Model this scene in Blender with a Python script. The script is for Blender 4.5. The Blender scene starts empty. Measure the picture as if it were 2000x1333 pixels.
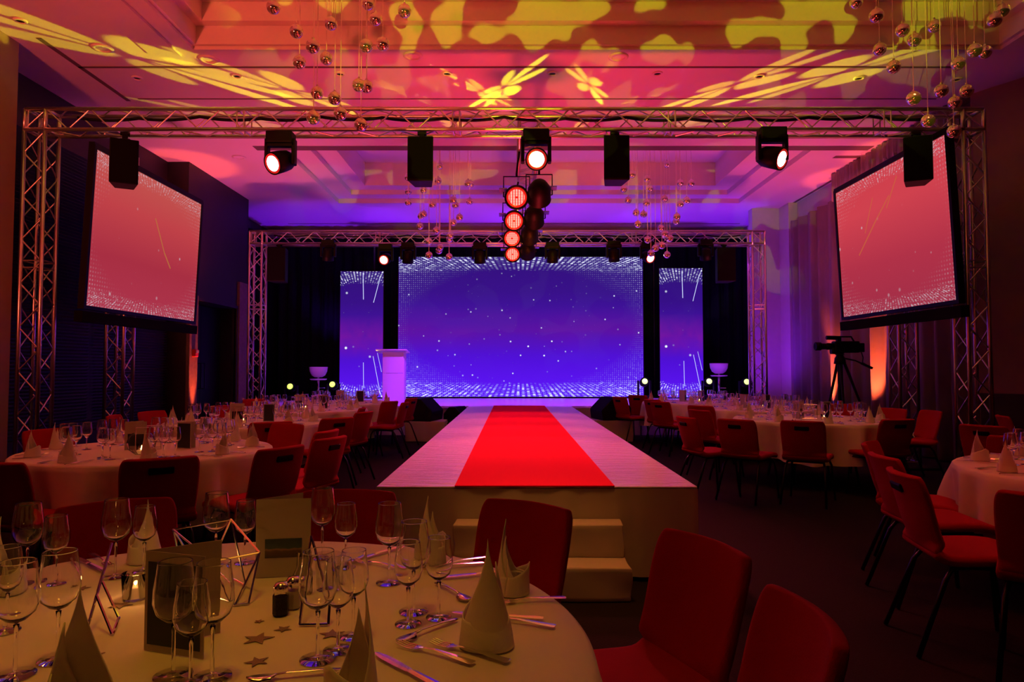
import bpy, bmesh, math, random
from mathutils import Vector, Matrix
random.seed(7)
C = bpy.context.scene.collection
PI = math.pi
R = math.radians
sc = bpy.context.scene

# ------------------------------------------------------------------ camera
CAM_H, FPX, TILT = 1.35, 1333.0, math.atan(53.5/1333.0)
cd = bpy.data.cameras.new('camera'); cd.lens = FPX/2000*36; cd.sensor_width = 36; cd.clip_start = 0.02; cd.clip_end = 200
cam = bpy.data.objects.new('camera', cd); C.objects.link(cam)
cam.location = (0, 0, CAM_H); cam.rotation_euler = (PI/2 + TILT, 0, 0)
sc.camera = cam
CT, ST = math.cos(TILT), math.sin(TILT)
def ray(px, py):
    a, b = (px-1000)/FPX, (666.5-py)/FPX
    return Vector((a, CT - b*ST, ST + b*CT))
def P(px, py, Y):                      # world point at depth Y seen at a pixel
    d = ray(px, py); k = Y/d.y
    return Vector((d.x*k, Y, CAM_H + d.z*k))
def PZ(px, py, z):                     # world point at height z seen at a pixel
    d = ray(px, py); k = (z-CAM_H)/d.z
    return Vector((d.x*k, d.y*k, z))
def pix(p):
    x, y, z = p[0], p[1], p[2]-CAM_H
    dep = y*CT + z*ST; up = -y*ST + z*CT
    return 1000 + FPX*x/dep, 666.5 - FPX*up/dep

# ------------------------------------------------------------------ world, exposure
w = bpy.data.worlds.new('world'); sc.world = w; w.use_nodes = True
w.node_tree.nodes['Background'].inputs[0].default_value = (.25, .03, .05, 1)
w.node_tree.nodes['Background'].inputs[1].default_value = .012
sc.view_settings.view_transform = 'Standard'; sc.view_settings.look = 'None'
sc.view_settings.exposure = 0; sc.view_settings.gamma = 1; sc.view_settings.use_curve_mapping = False

# ------------------------------------------------------------------ shader expression helper
class N:
    """tiny wrapper that turns python maths into shader maths nodes"""
    def __init__(s, nt, sock): s.nt, s.s = nt, sock
    def _m(s, op, *a, clamp=False):
        n = s.nt.nodes.new('ShaderNodeMath'); n.operation = op; n.use_clamp = clamp
        for i, v in enumerate((s,) + a):
            if isinstance(v, N): s.nt.links.new(v.s, n.inputs[i])
            else: n.inputs[i].default_value = v
        return N(s.nt, n.outputs[0])
    def __add__(s, o): return s._m('ADD', o)
    __radd__ = __add__
    def __mul__(s, o): return s._m('MULTIPLY', o)
    __rmul__ = __mul__
    def __sub__(s, o): return s._m('SUBTRACT', o)
    def __rsub__(s, o): return (s*-1)+o
    def __truediv__(s, o): return s._m('DIVIDE', o)
    def inv(s): return N(s.nt, s.val(s.nt, 1.0).s)/s
    @staticmethod
    def val(nt, v):
        n = nt.nodes.new('ShaderNodeValue'); n.outputs[0].default_value = v; return N(nt, n.outputs[0])
    def abs(s): return s._m('ABSOLUTE')
    def pow(s, o): return s._m('POWER', o)
    def sqrt(s): return s._m('SQRT')
    def fract(s): return s._m('FRACT')
    def floor(s): return s._m('FLOOR')
    def mx(s, o): return s._m('MAXIMUM', o)
    def mn(s, o): return s._m('MINIMUM', o)
    def lt(s, o): return s._m('LESS_THAN', o)
    def gt(s, o): return s._m('GREATER_THAN', o)
    def sin(s): return s._m('SINE')
    def atan2(s, o): return s._m('ARCTAN2', o)
    def sat(s): return s._m('ADD', 0.0, clamp=True)
    def smooth(s, a, b):                # 0 at a, 1 at b
        n = s.nt.nodes.new('ShaderNodeMapRange'); n.interpolation_type = 'SMOOTHSTEP'
        s.nt.links.new(s.s, n.inputs[0]); n.inputs[1].default_value = a; n.inputs[2].default_value = b
        if a > b:
            n.inputs[1].default_value = b; n.inputs[2].default_value = a; n.inputs[3].default_value = 1; n.inputs[4].default_value = 0
        return N(s.nt, n.outputs[0])
def comb(nt, x, y, z=0.0):
    n = nt.nodes.new('ShaderNodeCombineXYZ')
    for i, v in enumerate((x, y, z)):
        if isinstance(v, N): nt.links.new(v.s, n.inputs[i])
        else: n.inputs[i].default_value = v
    return n.outputs[0]
def sep(nt, sock):
    n = nt.nodes.new('ShaderNodeSeparateXYZ'); nt.links.new(sock, n.inputs[0])
    return [N(nt, n.outputs[i]) for i in range(3)]
def noise(nt, vec, scale, detail=2, rough=.5):
    n = nt.nodes.new('ShaderNodeTexNoise'); nt.links.new(vec, n.inputs['Vector']); n.inputs['Scale'].default_value = scale
    n.inputs['Detail'].default_value = detail; n.inputs['Roughness'].default_value = rough
    return N(nt, n.outputs[0])
def voro(nt, vec, scale, rnd=1.0):
    n = nt.nodes.new('ShaderNodeTexVoronoi'); nt.links.new(vec, n.inputs['Vector']); n.inputs['Scale'].default_value = scale
    n.inputs['Randomness'].default_value = rnd
    s = nt.nodes.new('ShaderNodeSeparateColor'); nt.links.new(n.outputs['Color'], s.inputs[0])
    return N(nt, n.outputs['Distance']), N(nt, s.outputs[0]), N(nt, s.outputs[1])
def ramp(nt, fac, stops):
    n = nt.nodes.new('ShaderNodeValToRGB'); nt.links.new(fac.s, n.inputs[0]); e = n.color_ramp.elements
    e[0].position, e[0].color = stops[0][0], (*stops[0][1], 1); e[1].position, e[1].color = stops[-1][0], (*stops[-1][1], 1)
    for p, c in stops[1:-1]: q = e.new(p); q.color = (*c, 1)
    return n.outputs[0]
def mixc(nt, fac, a, b, mode='MIX'):
    n = nt.nodes.new('ShaderNodeMix'); n.data_type = 'RGBA'; n.blend_type = mode
    for s, v in ((n.inputs[0], fac), (n.inputs[6], a), (n.inputs[7], b)):
        if isinstance(v, N): nt.links.new(v.s, s)
        elif isinstance(v, (int, float)): s.default_value = v
        elif isinstance(v, tuple): s.default_value = (*v, 1)
        else: nt.links.new(v, s)
    return n.outputs[2]

def mat(name, col, rough=.6, metal=0, bump=0, bscale=40, var=0, emit=None, estr=0, spec=.5, sheen=0, coord='Object', stretch=None, trans=0):
    m = bpy.data.materials.new(name); m.use_nodes = True; nt = m.node_tree; b = nt.nodes['Principled BSDF']
    b.inputs['Base Color'].default_value = (*col, 1); b.inputs['Roughness'].default_value = rough; b.inputs['Metallic'].default_value = metal
    b.inputs['Specular IOR Level'].default_value = spec; b.inputs['Sheen Weight'].default_value = sheen
    b.inputs['Transmission Weight'].default_value = trans
    if emit: b.inputs['Emission Color'].default_value = (*emit, 1); b.inputs['Emission Strength'].default_value = estr
    tc = nt.nodes.new('ShaderNodeTexCoord'); v = tc.outputs[coord]
    if stretch:
        mp = nt.nodes.new('ShaderNodeMapping'); mp.inputs['Scale'].default_value = stretch; nt.links.new(v, mp.inputs[0]); v = mp.outputs[0]
    n = noise(nt, v, bscale, 3)
    if bump:
        bn = nt.nodes.new('ShaderNodeBump'); bn.inputs['Strength'].default_value = bump; bn.inputs['Distance'].default_value = .01
        nt.links.new(n.s, bn.inputs['Height']); nt.links.new(bn.outputs[0], b.inputs['Normal'])
    if var:
        c = mixc(nt, n, tuple(x*(1-var) for x in col), tuple(min(1, x*(1+var)) for x in col)); nt.links.new(c, b.inputs['Base Color'])
    return m

M = {}
M['ceiling'] = mat('painted_ceiling', (.75, .7, .68), .75, var=.04, bscale=1.5)
M['ceiling_dark'] = mat('ceiling_slot', (.14, .10, .09), .8)
M['carpet'] = mat('dark_carpet', (.016, .011, .010), .95, bump=.5, bscale=120, var=.45, spec=.1)
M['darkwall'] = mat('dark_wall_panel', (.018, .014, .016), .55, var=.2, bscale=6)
M['brownwall'] = mat('brown_wall', (.30, .18, .13), .7, var=.15, bscale=3)
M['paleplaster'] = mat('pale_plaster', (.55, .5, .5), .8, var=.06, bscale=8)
M['stone'] = mat('textured_stone_pilaster', (.17, .12, .10), .85, bump=.6, bscale=18, var=.3)
M['drape'] = mat('black_drape', (.006, .006, .008), .95, spec=.05)
M['curtain'] = mat('grey_curtain', (.27, .23, .25), .9, var=.08, bscale=5)
M['alu'] = mat('truss_aluminium', (.75, .73, .72), .32, 1, bump=.05, bscale=60)
M['black'] = mat('matt_black_metal', (.003, .003, .0035), .5, 0, spec=.15)
M['blackplastic'] = mat('black_plastic', (.004, .004, .005), .55, spec=.15)
M['grille'] = mat('speaker_grille', (.003, .003, .004), .8, bump=.5, bscale=300, spec=.1)
M['chairfab'] = mat('red_wool_upholstery', (.37, .007, .010), .9, bump=.15, bscale=200, var=.12, sheen=.0, spec=.15)
M['chairleg'] = mat('dark_steel_tube', (.05, .05, .05), .3, 1)
M['cloth'] = mat('off_white_tablecloth', (.78, .72, .62), .8, bump=.08, bscale=12, spec=.2)
M['napkin'] = mat('off_white_napkin', (.8, .74, .64), .8, bump=.1, bscale=160, spec=.2)
M['skirt'] = mat('pale_stage_skirt', (.5, .46, .4), .85, bump=.3, bscale=4, var=.08, spec=.2)
M['steel'] = mat('polished_steel', (.8, .78, .75), .16, 1)
M['chrome'] = mat('mirror_chrome', (.95, .9, .9), .04, 1)
M['globe'] = mat('mirrored_glass_globe', (.95, .85, .82), .05, .9, spec=1)
M['wire'] = mat('nylon_wire', (.85, .8, .75), .4, 0)
M['carpetred'] = mat('red_runner_carpet', (.82, .010, .034), .95, bump=.1, bscale=200, spec=.05)
M['card'] = mat('cream_card', (.44, .38, .32), .7)
M['cardblack'] = mat('black_printed_card', (.01, .01, .012), .5)
M['star'] = mat('bronze_glitter_card', (.35, .24, .16), .5, .5, bump=.6, bscale=500, var=.5)
M['white'] = mat('white_gloss_shell', (.75, .75, .78), .3)
M['pepper'] = mat('ground_pepper', (.05, .035, .025), .9, bump=.8, bscale=400, var=.6)
M['salt'] = mat('table_salt', (.7, .66, .6), .9, bump=.4, bscale=500)
M['wax'] = mat('frosted_votive', (.6, .45, .3), .6, emit=(1, .35, .08), estr=.25)
M['flame'] = mat('candle_flame', (1, .6, .3), .5, emit=(1, .5, .15), estr=14)
M['lampwhite'] = mat('lit_wash_lens', (1, .6, .55), .4, emit=(1, .62, .58), estr=9)
M['lampred'] = mat('red_lens_rim', (.5, .02, .02), .2, emit=(1, .03, .02), estr=.4)
M['led'] = mat('lit_led_strip', (1, .4, .35), .4, emit=(1, .32, .25), estr=4)
M['yellowlens'] = mat('lit_yellow_lens', (.9, 1, .4), .4, emit=(.62, 1, .06), estr=1.7)
M['signred'] = mat('red_enamel', (.5, .03, .03), .5)
M['purplegel'] = mat('bare_metal_flap', (.3, .3, .36), .35, 1)

def vinyl():
    m = mat('white_glossy_vinyl', (.78, .74, .74), .3); nt = m.node_tree; b = nt.nodes['Principled BSDF']
    tc = nt.nodes.new('ShaderNodeTexCoord'); mp = nt.nodes.new('ShaderNodeMapping'); mp.inputs['Scale'].default_value = (1, 3.6, 1)
    nt.links.new(tc.outputs['Object'], mp.inputs[0])
    n = noise(nt, mp.outputs[0], 3.6, 5, .6)
    bn = nt.nodes.new('ShaderNodeBump'); bn.inputs['Strength'].default_value = 1; bn.inputs['Distance'].default_value = .035
    nt.links.new(n.s, bn.inputs['Height']); nt.links.new(bn.outputs[0], b.inputs['Normal']); b.inputs['Roughness'].default_value = .24
    return m
M['vinyl'] = vinyl()

def glass(name, thin=False, tint=(1, 1, 1)):
    m = bpy.data.materials.new(name); m.use_nodes = True; nt = m.node_tree
    for n in list(nt.nodes):
        if n.type == 'BSDF_PRINCIPLED': nt.nodes.remove(n)
    out = [n for n in nt.nodes if n.type == 'OUTPUT_MATERIAL'][0]
    if thin:
        lw = nt.nodes.new('ShaderNodeLayerWeight'); lw.inputs[0].default_value = .10
        tr = nt.nodes.new('ShaderNodeBsdfTransparent'); gl = nt.nodes.new('ShaderNodeBsdfGlossy'); gl.inputs['Roughness'].default_value = .05
        tr.inputs[0].default_value = (*[.93*x for x in tint], 1)
        mx = nt.nodes.new('ShaderNodeMixShader'); nt.links.new(lw.outputs['Fresnel'], mx.inputs[0]); nt.links.new(tr.outputs[0], mx.inputs[1]); nt.links.new(gl.outputs[0], mx.inputs[2])
        nt.links.new(mx.outputs[0], out.inputs[0])
    else:
        g = nt.nodes.new('ShaderNodeBsdfGlass'); g.inputs['IOR'].default_value = 1.45; g.inputs['Roughness'].default_value = 0; g.inputs[0].default_value = (*tint, 1)
        nt.links.new(g.outputs[0], out.inputs[0])
    return m
M['glass'] = glass('clear_glass'); M['glassthin'] = glass('thin_clear_glass', True)
M['bowlglass'] = glass('bowl_glass', True)
M['acrylic'] = glass('frosted_acrylic', True)
def frosted():
    m = mat('frosted_lectern_panel', (.8, .8, .85), .5); return m
M['frost'] = frosted()

# screens: the picture they show, built from maths nodes
def screen_mat(name, su, sv, base, dot, gain, seed, dots=1.0, stars=(9, .035), streak=None, sidegrid=True, ray_n=46, tint=None):
    """su, sv: half width and half height of the screen in metres (object coordinates, x and z)"""
    m = bpy.data.materials.new(name); m.use_nodes = True; nt = m.node_tree
    for n in list(nt.nodes):
        if n.type == 'BSDF_PRINCIPLED': nt.nodes.remove(n)
    out = [n for n in nt.nodes if n.type == 'OUTPUT_MATERIAL'][0]
    tc = nt.nodes.new('ShaderNodeTexCoord'); X, Y, Z = sep(nt, tc.outputs['Object'])
    u = X/su; v = Z/sv
    bc = ramp(nt, (v+1)*.5, base)
    av = v.abs()
    # perspective dot bands at the top and bottom
    wv = (av - .5).mx(.02)                                # depth of the imaginary floor / ceiling
    gx = u/((av-.30).mx(.05))*(ray_n*.33)
    gy = (av*av)*(36.0)
    cx = (gx.fract()-.5).abs(); cy = (gy.fract()-.5).abs()
    d = (cx*cx+cy*cy).sqrt()
    cell = comb(nt, gx.floor(), gy.floor(), seed)
    wn = nt.nodes.new('ShaderNodeTexWhiteNoise'); nt.links.new(cell, wn.inputs[0]); rnd = N(nt, wn.outputs[0])
    edge = (u*u)*-.05 + .80
    band = ((av-edge)*9.0).sat()
    dotm = d.lt(.30)*(rnd*rnd*1.2+.04)*band
    ln = cx.lt(.16)*rnd.gt(.93)*((av-edge)*12).sat()
    # fine dot grid that follows the frame
    gg = 62.0*su/3.1
    fx = (u*gg).fract()-.5; fz = (v*(gg*sv/su)).fract()-.5
    fd = (fx*fx+fz*fz).sqrt()
    r = (u*u*.62+v*v*.75)
    wn2 = nt.nodes.new('ShaderNodeTexWhiteNoise'); nt.links.new(comb(nt, (u*gg).floor(), (v*(gg*sv/su)).floor(), seed+3), wn2.inputs[0])
    fine = fd.lt(.26)*((r-.52)*2.2).sat()*.35*(N(nt, wn2.outputs[0])*.8+.2)
    if not sidegrid: fine = fine*0.0
    # scattered stars
    vd, vr, vg = voro(nt, comb(nt, u*su, v*sv, seed), stars[0]/3.0)
    st = vd.smooth(stars[1]*1.3, stars[1]*.5)*(vr*vr)*(1.25-av).sat()
    vd2, vr2, _ = voro(nt, comb(nt, u*su+5, v*sv, seed), stars[0]*.9)
    st2 = vd2.smooth(.07, .02)*vr2.gt(.72)*.35
    allm = (dotm*dots + ln*dots*.8 + fine + st*1.4 + st2).mn(1.0)
    if streak:
        s = None
        for (x0, z0, x1, z1, wd) in streak[0]:
            L = math.hypot(x1-x0, z1-z0); ux, uz = (x1-x0)/L, (z1-z0)/L
            a = (X-x0)*ux + (Z-z0)*uz; b = ((X-x0)*-uz + (Z-z0)*ux).abs()
            k = b.lt(wd)*a.gt(0)*a.lt(L); s = k if s is None else s.mx(k)
        bc = mixc(nt, s*streak[2], bc, streak[1])
    # a soft wine-coloured cloud across the middle
    if tint:
        cl = (1.0-(v*2.0+.1).abs()*1.4).sat()*noise(nt, comb(nt, u*1.2, v*2.5, seed), 1.6, 2)
        bc = mixc(nt, (cl*tint[1]).sat(), bc, tint[0])
    col = mixc(nt, allm, bc, dot)
    em = nt.nodes.new('ShaderNodeEmission'); nt.links.new(col, em.inputs[0]); em.inputs[1].default_value = gain
    gl = nt.nodes.new('ShaderNodeBsdfGlossy'); gl.inputs['Roughness'].default_value = .5; gl.inputs[0].default_value = (.01, .01, .01, 1)
    ad = nt.nodes.new('ShaderNodeAddShader'); nt.links.new(em.outputs[0], ad.inputs[0]); nt.links.new(gl.outputs[0], ad.inputs[1])
    nt.links.new(ad.outputs[0], out.inputs[0])
    return m

# ------------------------------------------------------------------ mesh helpers
def nb(): return bmesh.new()
def box(bm, x0, x1, y0, y1, z0, z1, Mx=None):
    vs = [bm.verts.new((x, y, z)) for z in (z0, z1) for y in (y0, y1) for x in (x0, x1)]
    for f in ((0, 2, 3, 1), (4, 5, 7, 6), (0, 1, 5, 4), (2, 6, 7, 3), (0, 4, 6, 2), (1, 3, 7, 5)): bm.faces.new([vs[i] for i in f])
    if Mx is not None: bmesh.ops.transform(bm, matrix=Mx, verts=vs)
    return vs
def tube(bm, pts, r, n=8, cap=True, r2=None):
    pts = [Vector(p) for p in pts]; rings = []
    for i, p in enumerate(pts):
        t = (pts[min(i+1, len(pts)-1)]-pts[max(i-1, 0)]).normalized()
        a = t.orthogonal().normalized() if abs(t.z) > .9 else t.cross(Vector((0, 0, 1))).normalized()
        if i and rings: 
            pa = (rings[-1][0].co-pts[i-1]); pa = pa - t*pa.dot(t)
            if pa.length > 1e-6: a = pa.normalized()
        b = t.cross(a); rr = r if r2 is None else r+(r2-r)*i/(len(pts)-1)
        rings.append([bm.verts.new(p+(a*math.cos(2*PI*k/n)+b*math.sin(2*PI*k/n))*rr) for k in range(n)])
    for A, B in zip(rings, rings[1:]):
        for k in range(n): bm.faces.new((A[k], A[(k+1) % n], B[(k+1) % n], B[k]))
    if cap: bm.faces.new(rings[0][::-1]); bm.faces.new(rings[-1])
def lathe(bm, prof, n=24, Mx=None, cx=0, cy=0):
    """prof: (r, z) pairs"""
    rings = []; allv = []
    for r, z in prof:
        if r < 1e-5: v = bm.verts.new((cx, cy, z)); rings.append([v]*n); allv.append(v)
        else:
            ring = [bm.verts.new((cx+r*math.cos(2*PI*k/n), cy+r*math.sin(2*PI*k/n), z)) for k in range(n)]; rings.append(ring); allv += ring
    for A, B in zip(rings, rings[1:]):
        for k in range(n):
            f = []
            for v in (A[k], A[(k+1) % n], B[(k+1) % n], B[k]):
                if v not in f: f.append(v)
            if len(f) > 2: bm.faces.new(f)
    if Mx is not None: bmesh.ops.transform(bm, matrix=Mx, verts=allv)
def obj(name, bm, m, parent=None, smooth=False, bevel=0, sub=0):
    bmesh.ops.recalc_face_normals(bm, faces=bm.faces)
    me = bpy.data.meshes.new(name); bm.to_mesh(me); bm.free()
    me.materials.append(M[m] if isinstance(m, str) else m)
    if smooth:
        for p in me.polygons: p.use_smooth = True
    o = bpy.data.objects.new(name, me); C.objects.link(o)
    if bevel: b = o.modifiers.new('b', 'BEVEL'); b.width = bevel; b.segments = 2; b.limit_method = 'ANGLE'
    if sub: s = o.modifiers.new('s', 'SUBSURF'); s.levels = s.render_levels = sub
    if parent is not None: o.parent = parent
    return o
def tag(o, label=None, cat=None, group=None, kind=None):
    if label: o['label'] = label
    if cat: o['category'] = cat
    if group: o['group'] = group
    if kind: o['kind'] = kind
    return o
def empty(name, loc, rz=0):
    o = bpy.data.objects.new(name, None); C.objects.link(o); o.location = loc; o.rotation_euler = (0, 0, rz); o.empty_display_size = .1
    return o
def struct(name, bm, m, **k):
    o = obj(name, bm, m, **k); o['kind'] = 'structure'; return o
kids = {}
def register(root):
    L = list(C.objects); kids[root.name] = [o for o in L if o.parent == root]
    for k in kids[root.name]: kids[k.name] = [o for o in L if o.parent == k]
def dup(root, loc, rz=None, label=None, group=None, tilt=None):
    r = root.copy(); C.objects.link(r); r.location = loc
    if rz is not None: r.rotation_euler = (0, 0, rz)
    if tilt is not None: r.rotation_euler = tilt
    if label: r['label'] = label
    if group: r['group'] = group
    for ch in kids[root.name]:
        c = ch.copy(); C.objects.link(c); c.parent = r
        for g in kids.get(ch.name, []):
            d = g.copy(); C.objects.link(d); d.parent = c
    return r
class Proto:
    """first use places the original, every later use a copy"""
    def __init__(s, root): s.root, s.used = root, False; register(root)
    def put(s, loc, rz=0, label=None, group=None, tilt=None):
        if not s.used:
            s.used = True; r = s.root; r.location = loc; r.rotation_euler = tilt if tilt is not None else (0, 0, rz)
            if label: r['label'] = label
            if group: r['group'] = group
            return r
        return dup(s.root, loc, rz, label, group, tilt)
ORD = ['first', 'second', 'third', 'fourth', 'fifth', 'sixth', 'seventh', 'eighth', 'ninth', 'tenth', 'eleventh', 'twelfth', 'thirteenth', 'fourteenth', 'fifteenth', 'sixteenth', 'seventeenth', 'eighteenth', 'nineteenth', 'twentieth', 'twenty-first', 'twenty-second', 'twenty-third', 'twenty-fourth', 'twenty-fifth', 'twenty-sixth']
def rank(i, n, a='left', b='right'):
    if i == 0: return a+'most'
    if i == n-1: return b+'most'
    return ORD[i]+' from the '+a if i < n/2 else ORD[n-1-i]+' from the '+b

# ------------------------------------------------------------------ lights
def spot(name, loc, target, energy, col, size=60, blend=.5, radius=.08, gobo=None):
    l = bpy.data.lights.new(name, 'SPOT'); l.energy = energy; l.color = col; l.spot_size = R(size); l.spot_blend = blend; l.shadow_soft_size = radius
    o = bpy.data.objects.new(name, l); C.objects.link(o); o.location = loc
    d = Vector(target)-Vector(loc); o.rotation_euler = d.to_track_quat('-Z', 'Y').to_euler()
    if gobo:
        l.use_nodes = True; nt = l.node_tree; em = [n for n in nt.nodes if n.type == 'EMISSION'][0]
        tc = nt.nodes.new('ShaderNodeTexCoord'); x, y, z = sep(nt, tc.outputs['Normal'])
        za = z.abs().mx(.01)
        k = gobo(nt, x/za, y/za)
        nt.links.new(k.s, em.inputs[1])
    return o
def petals(n=7, r0=.03, r1=.16, ph=0.0, asp=1.0):
    """a wheel of separate lens-shaped petals"""
    def g(nt, x, y):
        x = x*asp
        r = (x*x+y*y).sqrt(); a = y.atan2(x)*(n/(2*PI))+ph
        k = (a.fract()-.5).abs(); idx = a.floor()
        wn = nt.nodes.new('ShaderNodeTexWhiteNoise'); nt.links.new(comb(nt, idx, n, ph), wn.inputs[0]); rnd = N(nt, wn.outputs[0])
        t = (r-r0)/((rnd*.45+.6)*(r1-r0))
        wid = (t*(1.0-t)).mx(0.0).sqrt()*.62
        return (wid-k*(t+.4)).smooth(0, .035)*(rnd*.5+.6)
    return g
def blobs(scale=5.0, thr=.53, seed=1.3):
    def g(nt, x, y):
        f = noise(nt, comb(nt, x, y, seed), scale, 0.6)
        return f.smooth(thr-.012, thr+.012)
    return g

CZ = 5.10                                                       # ceiling height
# added fill spots: ceiling bounce over the near table, amber and red further in
spot('amber_fill_spot', (-.75, 1.2, 4.9), (-.78, 1.45, .74), 112, (1, .44, .025), 33, .9, .4)
spot('amber_fill_spot', (0, -1.5, 4.6), (.4, 4.4, .3), 15, (1, .36, .03), 60, .9, .5)
spot('red_fill_spot', (2.5, 3.2, 4.9), (2.6, 4.0, .4), 120, (1, .05, .03), 55, .9, .5)
spot('amber_fill_spot', (0.1, 3.4, 4.9), (.15, 4.1, .2), 270, (1, .32, .05), 24, .9, .3)
spot('amber_fill_spot', (-3.2, 3.2, 4.9), (-3.0, 6.5, .7), 60, (1, .22, .06), 62, .9, .3)
spot('amber_fill_spot', (3.9, 6.0, 4.9), (3.7, 8.6, .7), 60, (1, .22, .06), 60, .9, .3)
# added bodiless red, rose and amber fill spots thrown at the ceiling
spot('red_ceiling_fill', (-5.0, .5, 2.4), (-4.9, 6.4, CZ), 1400, (1, .10, .05), 80, .9, .3)
spot('red_ceiling_fill', (.2, 8.5, 1.0), (.2, 8.7, CZ), 520, (1, .035, .05), 125, .9, .3)
spot('red_ceiling_fill', (1.0, 2.2, 1.6), (1.2, 6.0, CZ), 170, (1, .07, .012), 110, .9, .3)
spot('rose_ceiling_fill', (-4.6, 12.0, 1.2), (-4.6, 12.2, CZ), 420, (1, .10, .20), 90, .9, .3)
spot('rose_ceiling_fill', (5.2, 11.9, 1.2), (5.0, 12.6, CZ), 460, (1, .085, .19), 90, .9, .3)
spot('amber_ceiling_fill', (.6, 10.0, 1.0), (.6, 14.0, 5.4), 560, (1, .12, .006), 70, .9, .3)
# violet stage light
for x in (-4.6, -1.6, 1.6, 4.6):
    spot('violet_stage_light', (x, 13.5, 3.6), (x*.8, 15.3, .6), 800, (.30, .025, 1), 70, .7, .1)
    spot('violet_ceiling_light', (x, 16.9, 1.3), (x, 17.3, CZ), 420, (.16, .005, 1), 72, .45, .2)
spot('violet_wall_light', (4.9, 14.6, .9), (6.1, 15.9, 2.6), 100, (.2, .008, 1), 110, .9, .2)
# yellow patterned beams from the moving heads on the stage
YEL = (1.25, 1.1, .015)
HA, HB, HC, HD = Vector((-2.9, 15.5, 1.66)), Vector((3.1, 15.76, 1.12)), Vector((-4.25, 15.86, 1.05)), Vector((4.65, 16.06, 1.1))
for src, (px, py), e, n, r1, ph in (
        (HB, (255, 110), 7000, 7, .095, .1), (HB, (565, 176), 5500, 6, .07, .3),
        (HA, (1435, 165), 6500, 6, .07, .2), (HA, (1640, 143), 7000, 6, .075, .5),
        (HC, (985, 170), 9000, 7, .055, .1), (HD, (1150, 165), 7500, 6, .05, .4), (HD, (940, 178), 7500, 6, .045, .0),
        (HC, (1270, 185), 2500, 7, .03, .0), (HD, (790, 180), 2500, 8, .035, .3), (HC, (1370, 240), 3000, 7, .05, .2), (HD, (480, 235), 3500, 7, .05, .2),
        (HC, (1180, 135), 2500, 7, .025, .2), (HD, (850, 170), 2500, 7, .02, .2),
        (HA, (1120, 252), 2500, 8, .045, .2), (HB, (900, 250), 2500, 8, .045, .1)):
    spot('yellow_pattern_beam', src, PZ(px, py, CZ), e, YEL, 24, .1, .02, petals(n, r1*.08, r1, ph, 1.9))
# softer leaf pattern thrown from the back of the room into the front ceiling tray
spot('green_leaf_pattern', (.6, -1.2, 1.9), (1.0, 6.9, 5.3), 1900, (.60, .62, .01), 52, .3, .012, blobs(20.0, .53, 2.2))
# red par light on the catwalk
PARY = [8.55, 9.95, 11.4, 12.75]
for i, y in enumerate(PARY):
    spot('red_par_light', (0.05, y-.2, 3.3), (.1, y-2.6, .6), 300 if i < 2 else 250, (1, .085, .115), 62, .7, .1)
spot('wash_light', (-2.6, 7.7, 3.72), (-3.6, 3.0, .5), 30, (1, .05, .03), 80, .8, .08)
spot('wash_light', (.28, 7.65, 3.72), (.3, 5.2, .5), 190, (1, .11, .13), 50, .8, .08)
spot('wash_light', (3.05, 7.7, 3.72), (3.9, 4.5, .5), 18, (1, .03, .02), 80, .8, .08)
# orange-red uplights on the pilasters and the curtain
UP = [(-5.68, 12.42), (-5.68, 14.76), (6.04, 13.25), (6.04, 11.62)]
for x, y in UP:
    s_ = -1 if x < 0 else 1
    spot('red_uplight', (x-s_*.05, y, .13), (x+s_*(.14 if x < 0 else .30), y, 2.6), 700 if x < 0 else 700, (1, .10, .03), 24, .5, .03)
spot('violet_wall_light', (-4.3, 13.0, 1.6), (-6.1, 10.5, 1.8), 4, (.15, .03, 1), 80, .9, .2)
spot('violet_wall_light', (3.6, 13.2, 3.9), (6.2, 12.5, 3.0), 5, (.4, .01, 1), 90, .9, .2)

# ================================================================== THE SETTING
bm = nb(); box(bm, -9, 9.5, -4, 19, -.12, 0); struct('floor', bm, 'carpet')
T1X0, T1X1, T1Y0, T1Y1 = -3.75, 5.75, 2.2, PZ(1000, 97, CZ).y
T2Y0, T2Y1 = PZ(1000, 289, CZ).y, PZ(1000, 397, CZ).y
T2X0, T2X1 = PZ(661, 397, CZ).x, PZ(1450, 392, CZ).x
def tray(bm, x0, x1, y0, y1, steps):
    """stepped recess; steps: (rise, inward ledge)"""
    z = CZ
    def ring(x0, x1, y0, y1, z): return [bm.verts.new(p) for p in ((x0, y0, z), (x1, y0, z), (x1, y1, z), (x0, y1, z))]
    a = ring(x0, x1, y0, y1, z)
    for dz, ins in steps:
        z += dz; b = ring(x0, x1, y0, y1, z)
        for k in range(4): bm.faces.new((a[k], a[(k+1) % 4], b[(k+1) % 4], b[k]))
        if ins:
            x0 += ins; x1 -= ins; y0 += ins; y1 -= ins; c = ring(x0, x1, y0, y1, z)
            for k in range(4): bm.faces.new((b[k], b[(k+1) % 4], c[(k+1) % 4], c[k]))
            a = c
        else: a = b
    bm.faces.new(a)
bm = nb()
xs = [-9, T1X0, T2X0, T2X1, T1X1, 9.5]; ys = [-4, T1Y0, T1Y1, T2Y0, T2Y1, 19]
xs.sort()
for i in range(len(xs)-1):
    for j in range(len(ys)-1):
        cx, cy = (xs[i]+xs[i+1])/2, (ys[j]+ys[j+1])/2
        if T1X0 < cx < T1X1 and T1Y0 < cy < T1Y1: continue
        if T2X0 < cx < T2X1 and T2Y0 < cy < T2Y1: continue
        bm.faces.new([bm.verts.new(p) for p in ((xs[i], ys[j], CZ), (xs[i+1], ys[j], CZ), (xs[i+1], ys[j+1], CZ), (xs[i], ys[j+1], CZ))])
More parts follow.
